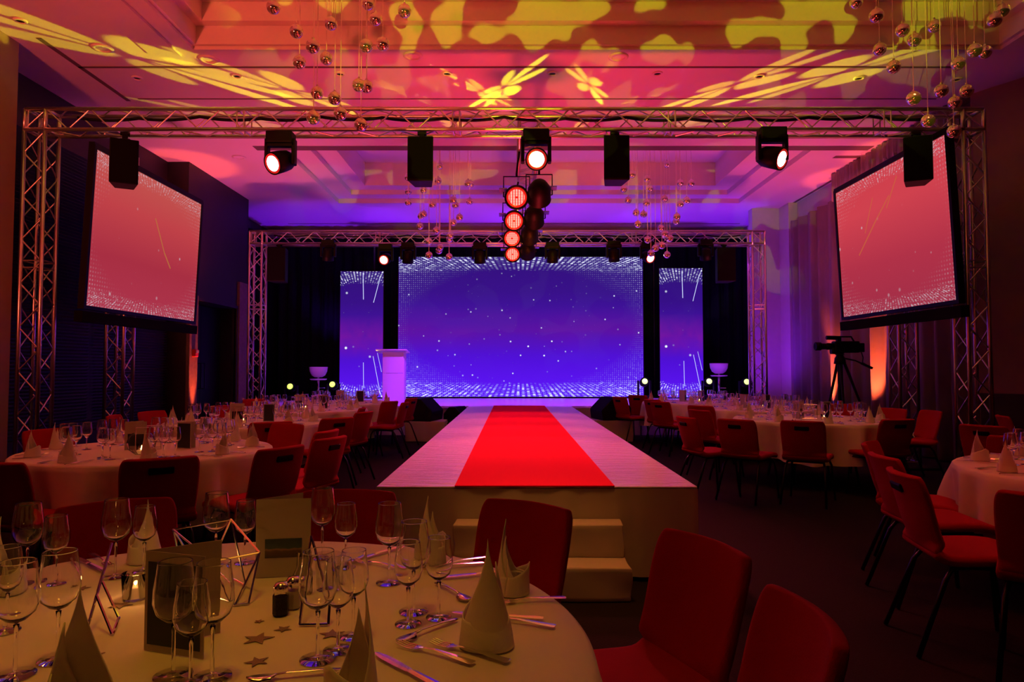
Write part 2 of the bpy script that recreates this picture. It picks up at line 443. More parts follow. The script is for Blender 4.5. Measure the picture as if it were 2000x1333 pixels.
tray(bm, T1X0, T1X1, T1Y0, T1Y1, [(.04, .05), (.22, .12), (.22, .12), (.04, .05), (.22, 0)])
tray(bm, T2X0, T2X1, T2Y0, T2Y1, [(.10, .38), (.10, .38), (.5, 0)])
bmesh.ops.remove_doubles(bm, verts=bm.verts, dist=.001)
TRAY1Z, TRAY2Z = CZ+.74, CZ+.70
struct('ceiling', bm, 'ceiling')
# shallow slots and joints in the ceiling
def ctrim(n, x0, x1, y0, y1, m='ceiling_dark', d=.006):
    bm = nb(); box(bm, x0, x1, y0, y1, CZ-d, CZ+.001); struct('trim_%d' % n, bm, m)
yj = PZ(1000, 193, CZ).y; ctrim(1, -5.2, 5.9, yj-.012, yj+.012)
yj = PZ(1000, 131, CZ).y; ctrim(2, -5.4, 5.6, yj-.02, yj+.02)
p, q = PZ(494, 286, CZ), PZ(1690, 296, CZ); ctrim(3, p.x, q.x, p.y-.02, p.y+.20)
p, q = PZ(1630, 306, CZ), PZ(1682, 308, CZ); ctrim(4, p.x, q.x, p.y-.05, p.y+.08)
a, b = PZ(1660, 330, CZ), PZ(1530, 409, CZ); ctrim(5, a.x, a.x+.06, a.y, b.y)
ctrim(6, -5.4, -5.34, 7.6, PZ(170, 197, CZ).y)
yj = PZ(1000, 437, CZ).y; ctrim(7, -5.8, 5.9, yj-.02, yj+.02)
# shallow border around the front tray
bm = nb(); box(bm, -4.3, -3.95, 3.0, PZ(310, 107, CZ).y, CZ-.03, CZ+.001); struct('trim_8', bm, 'ceiling')

# left side
bm = nb(); box(bm, -5.95, -5.68, 1.0, 7.72, 0, CZ); struct('wall_left_near', bm, 'brownwall')
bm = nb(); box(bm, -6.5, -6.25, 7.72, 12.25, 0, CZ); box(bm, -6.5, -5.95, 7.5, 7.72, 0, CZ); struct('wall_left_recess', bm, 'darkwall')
LW = -5.86
bm = nb()
dy0, dy1, dzt = 12.62, 14.45, 2.62
box(bm, -6.5, LW, 12.25, dy0, 0, CZ); box(bm, -6.5, LW, dy1, 15.0, 0, CZ); box(bm, -6.5, LW, dy0, dy1, dzt, CZ)
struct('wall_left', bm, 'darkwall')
for k, (a, b) in enumerate(((12.27, 12.60), (14.50, 14.99))):
    bm = nb(); box(bm, LW-.02, LW+.06, a, b, 0, 3.2 if k else 2.7); struct('trim_%d' % (9+k), bm, 'stone', bevel=.01)
dr = empty('door_1', (LW-.35, (dy0+dy1)/2, 0)); dr['kind'] = 'structure'
for s_ in (-1, 1):
    bm = nb(); box(bm, -.03, .03, 0 if s_ > 0 else -.91, .91 if s_ > 0 else 0, .01, dzt-.02); l_ = obj('doorway_dark_sheet', bm, 'black', dr, bevel=.01)  # black sheets paint in the darkness of the open doorway
    bm = nb(); tube(bm, [(.03, s_*.08, .95), (.09, s_*.08, .95), (.09, s_*.08, 1.45), (.03, s_*.08, 1.45)], .012); obj('door_handle', bm, 'chairleg', l_)
bm = nb()
for a in ((dy0-.06, dy0), (dy1, dy1+.06)): box(bm, LW-.03, LW+.03, a[0], a[1], 0, dzt+.06)
box(bm, LW-.03, LW+.03, dy0, dy1, dzt, dzt+.06); o = obj('door_frame', bm, 'darkwall', dr); o.location = (-(LW-.35), -(dy0+dy1)/2, 0)
# venetian blinds in the recess
bl = empty('window_1', (-6.2, 9.9, 0)); bl['kind'] = 'structure'
bm = nb(); box(bm, -.03, .0, -2.1, 2.2, .4, 4.6); obj('window_frame', bm, 'darkwall', bl)
bm = nb()
for k in range(86):
    z = .45+k*.046
    for y0 in (-2.1, -1.0, .15, 1.25):
        vs = [bm.verts.new(c) for c in ((.02, y0, z-.012), (.02, y0+1.02, z-.012), (.055, y0+1.02, z+.014), (.055, y0, z+.014))]; bm.faces.new(vs)
obj('blind_slats', bm, mat('dark_blind_slat', (.10, .10, .13), .6), bl)
# stage recess walls and back
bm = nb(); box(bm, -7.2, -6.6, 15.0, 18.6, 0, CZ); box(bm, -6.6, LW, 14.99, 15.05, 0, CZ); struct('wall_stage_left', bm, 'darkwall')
bm = nb(); box(bm, -7.2, 7.2, 18.4, 18.6, 0, CZ); struct('wall_back', bm, 'paleplaster')
bm = nb(); box(bm, 5.62, 6.42, 15.85, 16.1, 0, CZ); box(bm, 6.2, 6.42, 16.1, 18.4, 0, CZ); struct('wall_stage_right', bm, 'paleplaster')
# right side
bm = nb(); box(bm, 6.45, 6.6, 9.2, 15.95, 0, CZ); struct('wall_right', bm, 'paleplaster')
bm = nb(); box(bm, 0, 5.5, 0, .15, 0, CZ, Matrix.Translation((6.27, 9.2, 0)) @ Matrix.Rotation(R(-60), 4, 'Z')); struct('wall_right_near', bm, 'brownwall')
bm = nb(); Mx = Matrix.Translation((6.27, 9.2, 0)) @ Matrix.Rotation(R(-60), 4, 'Z')
box(bm, .05, 3.0, -.05, -.001, 0, .95, Mx); box(bm, .05, 3.0, -.07, -.001, .95, 1.02, Mx); struct('trim_11', bm, 'darkwall')
bm = nb(); box(bm, 6.25, 6.45, 15.3, 15.86, 0, CZ); struct('trim_12', bm, 'paleplaster')

# black drapes around the screens on stage
def drape(name, x0, x1, y, z0, z1, m, amp=.05, wl=.28, axis='x', label=None, cat=None, head=0, group=None):
    bm = nb(); n = int((x1-x0)/wl*10); rows = [z0, (z0+z1)/2, z1]
    g = []
    for z in rows:
        r_ = []
        for i in range(n+1):
            t = x0+(x1-x0)*i/n; k = (t-x0)/wl
            d = amp*math.sin(2*PI*k+.8*math.sin(k*.7))+amp*.35*math.sin(2*PI*k*2.3+1)
            r_.append(bm.verts.new((t, y+d, z) if axis == 'x' else (y+d, t, z)))
        g.append(r_)
    for A, B in zip(g, g[1:]):
        for i in range(n): bm.faces.new((A[i], A[i+1], B[i+1], B[i]))
    o = obj(name, bm, m, smooth=True)
    s = o.modifiers.new('t', 'SOLIDIFY'); s.thickness = .012
    return tag(o, label, cat, group)
drape('stage_drape', -6.5, -3.62, 17.75, .02, 4.75, 'drape', label='black masking drape left of the narrow left LED column', cat='drape')
drape('stage_drape', -3.6, 3.70, 17.85, .02, 4.78, 'drape', label='wide black masking drape behind the large star-field screen', cat='drape')
drape('stage_drape', 3.72, 6.15, 17.75, .02, 4.75, 'drape', label='black masking drape right of the narrow right LED column', cat='drape')
drape('stage_drape', 15.1, 17.6, -6.3, .02, 4.7, 'drape', axis='y', label='black side drape at the left end of the stage', cat='drape')
# pale curtain along the right wall, with pelmet heading
drape('curtain', 9.3, 12.1, 6.28, .02, 4.62, 'curtain', .07, .42, 'y', 'grey floor-length curtain behind the right projection screen', 'curtain')
drape('curtain', 12.15, 15.3, 6.28, .02, 4.62, 'curtain', .07, .42, 'y', 'violet-lit grey floor-length curtain beside the stage, right wall', 'curtain')
drape('curtain_pelmet', 9.3, 13.0, 6.16, 4.55, 5.08, 'curtain', .03, .16, 'y', 'pleated pelmet heading along the top of the right wall', 'pelmet')

# ================================================================== STAGE AND CATWALK
SZ = .593
RL, RR = P(735, 950, 4.40).x, P(1362, 950, 4.40).x
SY = 13.75
st = empty('stage', (0, SY, 0)); tag(st, 'violet-lit low stage platform across the back of the hall', 'stage')
bm = nb(); box(bm, -5.76, 5.58, 0, 3.85, SZ-.04, SZ); obj('deck', bm, 'vinyl', st)
bm = nb()
n = 240
for i in range(n):
    x0, x1 = -5.74+11.30*i/n, -5.74+11.30*(i+1)/n
    f = lambda x: .02+.008*math.sin(x*9)+.006*math.sin(x*23+1)
    bm.faces.new([bm.verts.new(c) for c in ((x0, f(x0), .01), (x1, f(x1), .01), (x1, f(x1)*.6, SZ-.04), (x0, f(x0)*.6, SZ-.04))])
bmesh.ops.remove_doubles(bm, verts=bm.verts, dist=.0005)
obj('skirt', bm, 'skirt', st, smooth=True)
cw = empty('catwalk', (0, 4.40, 0)); tag(cw, 'long white catwalk running from the stage to the steps', 'catwalk')
bm = nb(); box(bm, RL, RR, 0, SY-4.40-.002, SZ-.012, SZ+.001); obj('vinyl_deck', bm, 'vinyl', cw, bevel=.004)
bm = nb(); box(bm, RL+.03, RR-.03, .03, SY-4.40-.01, .05, SZ-.012); obj('riser_frame', bm, 'black', cw)
bm = nb()
path = [(RL, SY-4.42)] + [(RL, 9.2*(1-i/150)) for i in range(1, 151)] + [(RL+(RR-RL)*i/60, 0) for i in range(1, 61)] + [(RR, 9.2*i/150) for i in range(1, 151)]
def sk(i, z):
    x, y = path[i]; a = i*.35; d = (.006+.012*(1-z/SZ))*(math.sin(a)+.5*math.sin(a*2.7+2))
    return (x+(d if abs(y) > .001 and i < 151 else (-d if i > 211 else 0)), y-(.012*(1-z/SZ)+abs(d) if 150 <= i <= 211 else 0), z)
for i in range(len(path)-1):
    for z0, z1 in ((.03, .3), (.3, SZ-.012)): bm.faces.new([bm.verts.new(c) for c in (sk(i, z0), sk(i+1, z0), sk(i+1, z1), sk(i, z1))])
bmesh.ops.remove_doubles(bm, verts=bm.verts, dist=.0005)
obj('skirt', bm, 'skirt', cw, smooth=True)
CL, CR = P(888, 950, 4.40).x, P(1200, 949, 4.40).x
bm = nb(); box(bm, CL, CR, 4.385, SY+.02, SZ+.002, SZ+.010); tag(obj('red_carpet', bm, 'carpetred', bevel=.003), 'bright red carpet runner down the middle of the catwalk', 'carpet')
# steps
stp = empty('catwalk_steps', (0, 0, 0)); tag(stp, 'two cloth-covered white steps at the near end of the catwalk', 'steps')
for k, (xl, xr, ztop, yf, yb) in enumerate((((890, 1234, .198, 3.985, 4.37)), ((885, 1220, .396, 4.20, 4.375)))):
    a, b = P(xl, 1050, yf).x, P(xr, 1050, yf).x
    if k == 1: b = P(1219, 1060, yf).x
    bm = nb(); box(bm, a, b, yf, yb, .004 if k == 0 else .199, ztop)
    bmesh.ops.subdivide_edges(bm, edges=bm.edges, cuts=6, use_grid_fill=True)
    for v in bm.verts:
        v.co.x += .006*math.sin(v.co.z*30+v.co.y*12); v.co.y += .005*math.sin(v.co.x*11+v.co.z*17)*(1 if v.co.y < yb-.01 else 0)
    obj('step', bm, 'skirt', stp, smooth=True, bevel=.008)

# LED walls
BLUE = [(0, (.085, .006, .74)), (.25, (.062, .004, .55)), (.5, (.045, .005, .30)), (.75, (.028, .004, .19)), (1, (.022, .004, .15))]
def screen(name, loc, su, sv, m, label, cat, rz=0, frame=.05, depth=.08, fm='black', extra=None, tiltx=0):
    r = empty(name, loc, rz); r.rotation_euler[0] = tiltx; tag(r, label, cat)
    bm = nb(); box(bm, -su, su, -.012, 0, -sv, sv); obj('display_panel', bm, m, r)
    bm = nb()
    box(bm, -su-frame, su+frame, .001, depth, -sv-frame, sv+frame)
    if frame > .02:
        for s_ in (-1, 1):
            box(bm, s_*su if s_ > 0 else -su-frame, su+frame if s_ > 0 else -su, -.03, .001, -sv-frame, sv+frame)
            box(bm, -su, su, -.03, .001, sv if s_ > 0 else -sv-frame, sv+frame if s_ > 0 else -sv)
    obj('screen_frame', bm, fm, r)
    if extra: extra(r)
    return r
SCY = 17.3
def quad_c(x0, x1, y0, y1, Y):
    a, b = P(x0, y1, Y), P(x1, y0, Y); return (a+b)/2, (b.x-a.x)/2, (b.z-a.z)/2
c_, su, sv = quad_c(777, 1255, 503, 776, SCY); c_.z = max(c_.z, SZ+.04+sv)
screen('led_wall', c_, su, sv, screen_mat('star_field_picture', su, sv, BLUE, (.75, .80, 1), 1.3, 1.7, stars=(15, .105), tint=((.12, .004, .22), .8)), 'large violet star-field LED wall at the back of the stage', 'screen', frame=.02)
c_, s2, v2 = quad_c(663, 749, 528, 774, SCY-.1); c_.z = SZ+.03+v2
STK = ([(.12*s2, -.85*v2, .10*s2, -.45*v2, .006), (.9*s2, -.95*v2, .55*s2, -.35*v2, .006), (.95*s2, -.6*v2, .75*s2, -.3*v2, .005), (.05*s2, .98*v2, .08*s2, .55*v2, .008), (.85*s2, .9*v2, .55*s2, .5*v2, .007)], (.6, .65, 1), .9)
m_ = screen_mat('star_streak_picture', s2, v2, BLUE, (.8, .85, 1), 1.25, 4.2, ray_n=14, sidegrid=False, stars=(9, .10), streak=STK, tint=((.2, .006, .24), .9))
screen('led_column', c_, s2, v2, m_, 'narrow upright LED column left of the big star screen, behind the lectern', 'screen', frame=.02)
c_, s3, v3 = quad_c(1289, 1372, 524, 776, SCY-.1); c_.z = SZ+.03+v3
screen('led_column', c_, s2, v3, m_, 'narrow upright LED column right of the big star screen', 'screen', frame=.02)

# side projection screens, hung parallel to the side walls
PINK = [(0, (.66, .055, .11)), (.35, (.62, .045, .085)), (.7, (.84, .085, .10)), (1, (.86, .14, .12))]  # red wash light on both screens is painted into the picture colours
PINK2 = [(0, (.58, .045, .10)), (.35, (.70, .05, .10)), (.75, (1.0, .085, .12)), (1, (1.0, .08, .11))]
def side_screen(X, y0, y1, z0, z1, mname, base, seed, label, rz, stk):
    su, sv = (y1-y0)/2, (z1-z0)/2
    m = screen_mat(mname, su, sv, base, (.95, .75, .85), .62, seed, dots=.75, stars=(10, .085), ray_n=40, streak=stk)
    def extra(r):
        bm = nb(); box(bm, -su-.08, su+.08, -.04, .06, -sv-.2, -sv-.07); obj('lower_border', bm, 'drape', r)
        bm = nb(); box(bm, -su-.045, su+.045, -.02, .05, sv+.046, sv+.075); obj('top_rail', bm, 'black', r)
    return screen('projection_screen', (X, (y0+y1)/2, (z0+z1)/2), su, sv, m, label, 'screen', rz, .045, .05, 'black', extra, R(2.6))
side_screen(-5.04, 8.08, 10.85, 2.10, 3.98, 'rose_star_picture', PINK, 6.1, 'rose-pink projection screen hanging on the left side of the hall', R(90),
            ([(.05, .42, .35, -.02, .010), (.35, -.02, .55, -.22, .012)], (.75, .28, .06), .8))
side_screen(4.96, 7.62, 10.24, 2.12, 4.0, 'bright_rose_star_picture', PINK2, 8.3, 'bright rose-pink projection screen hanging on the right side of the hall', R(-90),
            ([(-.75, -.1, -.25, .30, .012), (-.25, .30, .10, .55, .010), (.02, .40, .30, .75, .010), (-.55, .18, -.30, .62, .009)], (.9, .22, .05), .6))

# ================================================================== TRUSS
CH = .12   # half spacing of the chords
def truss_run(name, parent, a, b, up=Vector((0, 0, 1)), seg=.5, r=.024, rb=.009):
    """four chords and a lacing between points a and b, in world coordinates"""
    a, b = Vector(a), Vector(b); t = (b-a).normalized(); L = (b-a).length
    s = t.cross(up).normalized() if abs(t.dot(up)) < .9 else Vector((1, 0, 0)); u = s.cross(t).normalized()
    root = empty(name, (0, 0, 0)); root.parent = parent; root.location = -parent.location
    cor = [(-1, -1), (1, -1), (1, 1), (-1, 1)]
    for i, j in cor:
        o_ = s*i*CH+u*j*CH; bm = nb(); tube(bm, [a+o_, b+o_], r, 10); obj('chord', bm, 'alu', root, smooth=True)
    bm = nb(); n = max(1, round(L/(seg*.5)))
    for k in range(4):
        c0, c1 = cor[k], cor[(k+1) % 4]
        for q in range(n):
            p0 = a+t*(L*q/n)+s*(c0[0] if q % 2 == 0 else c1[0])*CH+u*(c0[1] if q % 2 == 0 else c1[1])*CH
            p1 = a+t*(L*(q+1)/n)+s*(c1[0] if q % 2 == 0 else c0[0])*CH+u*(c1[1] if q % 2 == 0 else c0[1])*CH
            tube(bm, [p0, p1], rb, 6, False)
    z = 0.0
    while z <= L+.01:                                            # end frames every 2.5 m
        for k in range(4):
            c0, c1 = cor[k], cor[(k+1) % 4]
            for dz in (-.04, .04):
                if 0 <= z+dz <= L: tube(bm, [a+t*(z+dz)+s*c0[0]*CH+u*c0[1]*CH, a+t*(z+dz)+s*c1[0]*CH+u*c1[1]*CH], rb, 6, False)
        z += 2.5
    obj('lacing', bm, 'alu', root, smooth=True)
    return root
def goal(name, xl, xr, y, zt, label, legs=(1, 1)):
    g = empty(name, ((xl+xr)/2, y, 0)); tag(g, label, 'lighting truss')
    truss_run('crossbeam', g, (xl-CH, y, zt), (xr+CH, y, zt))
    for k, x in enumerate((xl, xr)):
        if not legs[k]: continue
        truss_run('leg', g, (x, y, .05), (x, y, zt-CH-.02), up=Vector((0, 1, 0)))
        bm = nb(); box(bm, x-.2, x+.2, y-.2, y+.2, 0.001, .03); o = obj('base_plate', bm, 'black', g); o.location = -g.location
        bm = nb()
        for i in (-1, 1):
            for j in (-1, 1):
                tube(bm, [(x+i*CH, y+j*CH, zt-CH-.02), (x+i*CH, y+j*CH, zt+CH)], .024, 8)
        for zz in (zt-CH, zt+CH):
            for i in (-1, 1): tube(bm, [(x-CH, y+i*CH, zz), (x+CH, y+i*CH, zz)], .022, 8); tube(bm, [(x+i*CH, y-CH, zz), (x+i*CH, y+CH, zz)], .022, 8)
        o = obj('corner_block', bm, 'alu', g, smooth=True); o.location = -g.location
    return g
FY = 7.92
fx0, fx1 = P(48, 240, FY-CH).x+CH, P(1921, 230, FY-CH).x-CH
FZ = P(1000, 213, FY-CH).z-CH
goal('truss_goalpost', fx0, fx1, FY, FZ, 'large front aluminium truss goalpost spanning the hall before the catwalk')
RY = 13.35
rx0, rx1 = P(488, 455, RY-CH).x+CH, P(1493, 452, RY-CH).x-CH
RZ = P(1000, 452, RY-CH).z-CH
goal('truss_goalpost', rx0, rx1, RY, RZ, 'smaller-looking rear truss goalpost framing the stage')
sp = empty('spine_truss', (.21, (FY+RY)/2, FZ)); tag(sp, 'truss running above the catwalk from the front beam to the stage beam', 'lighting truss')
truss_run('beam', sp, (.21, FY+CH+.03, FZ), (.21, RY+.9, FZ))
ALU2 = (-5.02+.02, 8.9+.12)
for (x, y, lab) in ((-5.36, 9.32, 'black-backed truss tower standing behind the left projection screen'), (5.36, 9.35, 'dim truss tower standing behind the right projection screen')):
    g = empty('truss_tower', (x, y, 0)); tag(g, lab, 'truss tower')
    truss_run('mast', g, (x, y, .05), (x, y, 4.3), up=Vector((0, 1, 0)))
    bm = nb(); box(bm, -.3, .3, -.3, .3, .001, .03); obj('base_plate', bm, 'black', g)
    bm = nb(); zz = 3.2; s_ = 1 if x < 0 else -1
    tube(bm, [(0, 0, zz), (s_*(abs(x)-(5.12 if x < 0 else 5.06)), 0, zz)], .02); obj('screen_arm', bm, 'black', g)

# ================================================================== FIXTURES
def aimm(d): return Vector(d).to_track_quat('-Z', 'Y').to_matrix().to_4x4()
def clamp(bm, z0, z1, x=0, y=0):
    box(bm, x-.03, x+.03, y-.03, y+.03, z0, z1); tube(bm, [(x-.05, y, z1), (x+.05, y, z1)], .035, 10)
def moving_head(loc, zt, d, label, lit=None, body_up=True, sc_=1.0, group=None):
    """hangs from zt; loc is the centre of the lens end"""
    r = empty('moving_head_light', loc); tag(r, label, 'stage light', group)
    h = zt-loc[2]
    bm = nb(); box(bm, -.15*sc_, .15*sc_, -.09*sc_, .09*sc_, .20*sc_, .34*sc_); obj('base', bm, 'black', r, bevel=.015)
    if h > .38:
        bm = nb(); clamp(bm, .34*sc_, h); obj('clamp', bm, 'black', r)
    bm = nb()
    for s_ in (-1, 1): box(bm, s_*.155*sc_-.02, s_*.155*sc_+.02, -.05*sc_, .05*sc_, -.04, .26*sc_)
    box(bm, -.17*sc_, .17*sc_, -.05*sc_, .05*sc_, .17*sc_, .22*sc_); obj('yoke', bm, 'black', r, bevel=.01)
    A = aimm(d)
    bm = nb(); lathe(bm, [(0, .17), (.08, .165), (.115, .10), (.125, 0), (.13, -.13), (.118, -.135), (.115, -.12), (0, -.12)], 28, A @ Matrix.Scale(sc_, 4)); hd = obj('head', bm, 'black', r, smooth=True)
    bm = nb(); lathe(bm, [(0, -.128), (.088, -.126), (.09, -.122)], 28, A @ Matrix.Scale(sc_, 4)); obj('lens', bm, lit or 'blackplastic', hd, smooth=True)
    if lit == 'lampwhite':
        bm = nb(); lathe(bm, [(.088, -.126), (.112, -.13), (.114, -.122)], 28, A @ Matrix.Scale(sc_, 4)); obj('lens_rim', bm, 'lampred', hd, smooth=True)
    return r
bottom_f = FZ-CH
for px, py, d, lab in ((548, 316, (-.45, -.8, -.42), 'lit moving head on the front truss, aimed down to the left'),
                       (1047, 312, (.02, -.9, -.25), 'lit moving head at the middle of the front truss, facing the viewer'),
                       (1508, 308, (.62, -.7, -.35), 'lit moving head on the front truss, aimed down to the right')):
    moving_head(P(px, py, FY-.12), bottom_f, d, lab, 'lampwhite')
bottom_r = RZ-CH
for px, py, lit, d, lab in ((753, 506, 'lampwhite', (-.15, -.9, -.35), 'glowing red-white wash light on the rear truss, left of the screen'),
                       (1265, 502, 'lampwhite', (.35, -.85, -.4), 'glowing red-white wash light on the rear truss, right of the screen'),
                       (797, 503, None, (-.1, .3, -1), 'unlit moving head in front of the big screen, left upper corner'),
                       (937, 503, None, (0, .3, -1), 'unlit moving head before the big screen, left of centre'),
                       (1079, 502, None, (0, .3, -1), 'unlit moving head before the big screen, just right of centre'),
                       (1199, 500, None, (.1, .3, -1), 'unlit moving head before the big screen, right upper corner'),
                       (641, 498, None, (-.1, .3, -1), 'unlit moving head on the rear truss above the left LED column'),
                       (1378, 497, None, (.1, .3, -1), 'unlit moving head on the rear truss above the right LED column')):
    moving_head(P(px, py, RY-.1), bottom_r, d, lab, lit, sc_=.85)
# floor moving heads with yellow lenses
for px, py, Y, lab in ((569, 757, 16.0, 'small moving head with lit yellow lens, far left on the stage floor'), (651, 753, 16.1, 'small moving head with lit yellow lens between left bar stool and LED column'),
                    (1258, 747, 16.0, 'moving head with lit yellow lens at the right foot of the big screen'), (1383, 747, 16.3, 'small moving head with lit yellow lens under the right bar stool'),
                    (1456, 748, 16.0, 'small moving head with lit yellow lens, far right on the stage floor')):
    p = P(px, py, Y); r = empty('moving_head_light', (p.x, p.y, SZ)); tag(r, lab, 'stage light')
    h = p.z-SZ
    bm = nb(); box(bm, -.15, .15, -.13, .13, .001, .12); obj('base', bm, 'black', r, bevel=.015)
    bm = nb()
    for s_ in (-1, 1): box(bm, s_*.14-.018, s_*.14+.018, -.04, .04, .10, h+.04)
    obj('yoke', bm, 'black', r, bevel=.008)
    A = Matrix.Translation((0, 0, h)) @ aimm((0, -1, .25))
    bm = nb(); lathe(bm, [(0, .15), (.07, .14), (.10, .06), (.10, -.1), (.09, -.105), (.085, -.095), (0, -.095)], 20, A); hd = obj('head', bm, 'black', r, smooth=True)
    bm = nb(); lathe(bm, [(0, -.115), (.04, -.112), (.066, -.10)], 20, A); obj('lens', bm, 'yellowlens', hd, smooth=True)
# LED par cans under the spine truss
parmat = bpy.data.materials.new('red_led_face'); parmat.use_nodes = True
nt = parmat.node_tree; tc = nt.nodes.new('ShaderNodeTexCoord'); X_, Y_, Z_ = sep(nt, tc.outputs['Object'])
b_ = nt.nodes['Principled BSDF']; b_.inputs['Base Color'].default_value = (.2, .01, .01, 1); b_.inputs['Roughness'].default_value = .3
gx = (X_*30.0+.5).fract()-.5; gz = (Z_*30.0).fract()-.5
led = gx.abs().smooth(.40, .24)*(gz.abs()*-.9+1.1)
core = (X_.abs().mx(Z_.abs())).gt(.013)
cl = mixc(nt, (led*core).sat(), (.45, .004, .003), (1, .30, .24)); nt.links.new(cl, b_.inputs['Emission Color']); b_.inputs['Emission Strength'].default_value = 1.9
parpx = [(1009, 385), (1004, 431), (1000, 465), (1001, 496)]
for i, ((px, py), y) in enumerate(zip(parpx, PARY)):
    for back in (0, 1):
        p = P(px + (44 - i*5)*back, py-4*back, y)
        which = ['nearest', 'second nearest', 'third nearest', 'farthest'][i]
        r = empty('par_light', p); tag(r, ('%s of the four lit red LED lamps above the catwalk' if not back else '%s of the four dark lamps facing away above the catwalk') % which, 'stage light')
        zt = bottom_f-p.z+.02
        A = aimm((0, -1, -.33) if not back else (0, 1, -.5))
        bm = nb(); lathe(bm, [(0, .24), (.06, .235), (.10, .19), (.145, .10), (.15, -.07), (.155, -.08), (.14, -.082), (.136, -.05), (0, -.05)], 28, A); can = obj('can', bm, 'black', r, smooth=True)
        bm = nb(); lathe(bm, [(0, 0), (.100, 0), (.104, .008)], 28, Matrix.Rotation(R(90), 4, 'X')); ln = obj('lens', bm, parmat if not back else 'blackplastic', can, smooth=False)
        ln.matrix_local = A @ Matrix.Translation((0, 0, -.07)) @ Matrix.Rotation(R(-90), 4, 'X') @ Matrix.Rotation(R(180), 4, 'Y')
        if not back:
            bm = nb(); lathe(bm, [(.100, -.068), (.124, -.076), (.128, -.07)], 28, A); obj('lens_rim', bm, 'lampred', can, smooth=True)
        bm = nb(); xx = (p.x-.21)
        tube(bm, [(-.165, 0, 0), (-.165, 0, .26), (.165, 0, .26), (.165, 0, 0)], .009, 6); tube(bm, [(-.165, 0, 0), (.165, 0, 0)], .007, 6)
        tube(bm, [(0, 0, .26), (0, 0, .30), (-xx+(CH if back else -CH), 0, zt-.05), (-xx+(CH if back else -CH), 0, zt+.02)], .014, 6); obj('bracket', bm, 'black', r)
        bm = nb(); s_ = 1 if back else -1
        box(bm, s_*.17-.05, s_*.17+.05, -.10, .0, .06, .075, Matrix.Rotation(R(-12), 4, 'X')); obj('barn_flap', bm, 'purplegel', r)
# loudspeakers on the front and rear trusses
def speaker(p, zt, rz, label, w_=.30, h_=.52, dd=.30, tiltf=0, yy=0):
    r = empty('loudspeaker', (p.x, p.y, p.z), rz); tag(r, label, 'loudspeaker')
    bm = nb(); vs = []
    for z in (-h_/2, h_/2):
        vs.append([bm.verts.new(c) for c in ((-w_/2, -dd/2, z), (w_/2, -dd/2, z), (w_*.34, dd/2, z), (-w_*.34, dd/2, z))])
    bm.faces.new(vs[0][::-1]); bm.faces.new(vs[1])
    for k in range(4): bm.faces.new((vs[0][k], vs[0][(k+1) % 4], vs[1][(k+1) % 4], vs[1][k]))
    obj('cabinet', bm, 'blackplastic', r, bevel=.01)
    bm = nb(); box(bm, -w_/2+.012, w_/2-.012, -dd/2-.012, -dd/2-.001, -h_/2+.012, h_/2-.012); obj('grille', bm, 'grille', r, bevel=.006)
    bm = nb(); tube(bm, [(0, 0, h_/2), (0, 0, zt-p.z)], .014); box(bm, -.05, .05, -.05, .05, h_/2, h_/2+.03); clamp(bm, zt-p.z-.1, zt-p.z); obj('mounting_bracket', bm, 'black', r)
    return r
for px, py, rz, lab in ((243, 321, R(28), 'black loudspeaker on the front truss overlapping the left projection screen'),
                        (824, 317, 0, 'black loudspeaker facing forward, left of the middle of the front truss'),
                        (1201, 315, 0, 'black loudspeaker facing forward, right of the middle of the front truss'),
                        (1790, 316, R(-24), 'black loudspeaker on the front truss overlapping the right projection screen')):
    speaker(P(px, py, FY), bottom_f, rz, lab)
for px, lab in ((545, 'dark loudspeaker hung from the left end of the rear truss'), (1414, 'dark loudspeaker hung from the right end of the rear truss')):
    speaker(P(px, 519, RY), bottom_r, 0, lab, .36, .66, .34)
# cable runs on the truss
def cable(pts, r, label, sag=.03):
    bm = nb(); out = []
    for a, b in zip(pts, pts[1:]):
        a, b = Vector(a), Vector(b)
        for k in range(12): t = k/12; q = a.lerp(b, t); q.z -= sag*4*t*(1-t); out.append(q)
    out.append(Vector(pts[-1])); tube(bm, out, r, 6); tag(obj('cable', bm, 'blackplastic', smooth=True), label, 'cable')
xs_ = [fx0+.4+i*(fx1-fx0-.8)/14 for i in range(15)]
cable([(x, FY+.03, FZ+CH-.04+random.uniform(-.02, .02)) for x in xs_], .018, 'black power cable lying along the inside of the front truss')
cable([(x, RY+.03, RZ+CH-.05) for x in [rx0+.3+i*(rx1-rx0-.6)/14 for i in range(15)]], .014, 'black power cable lying along the inside of the rear truss')

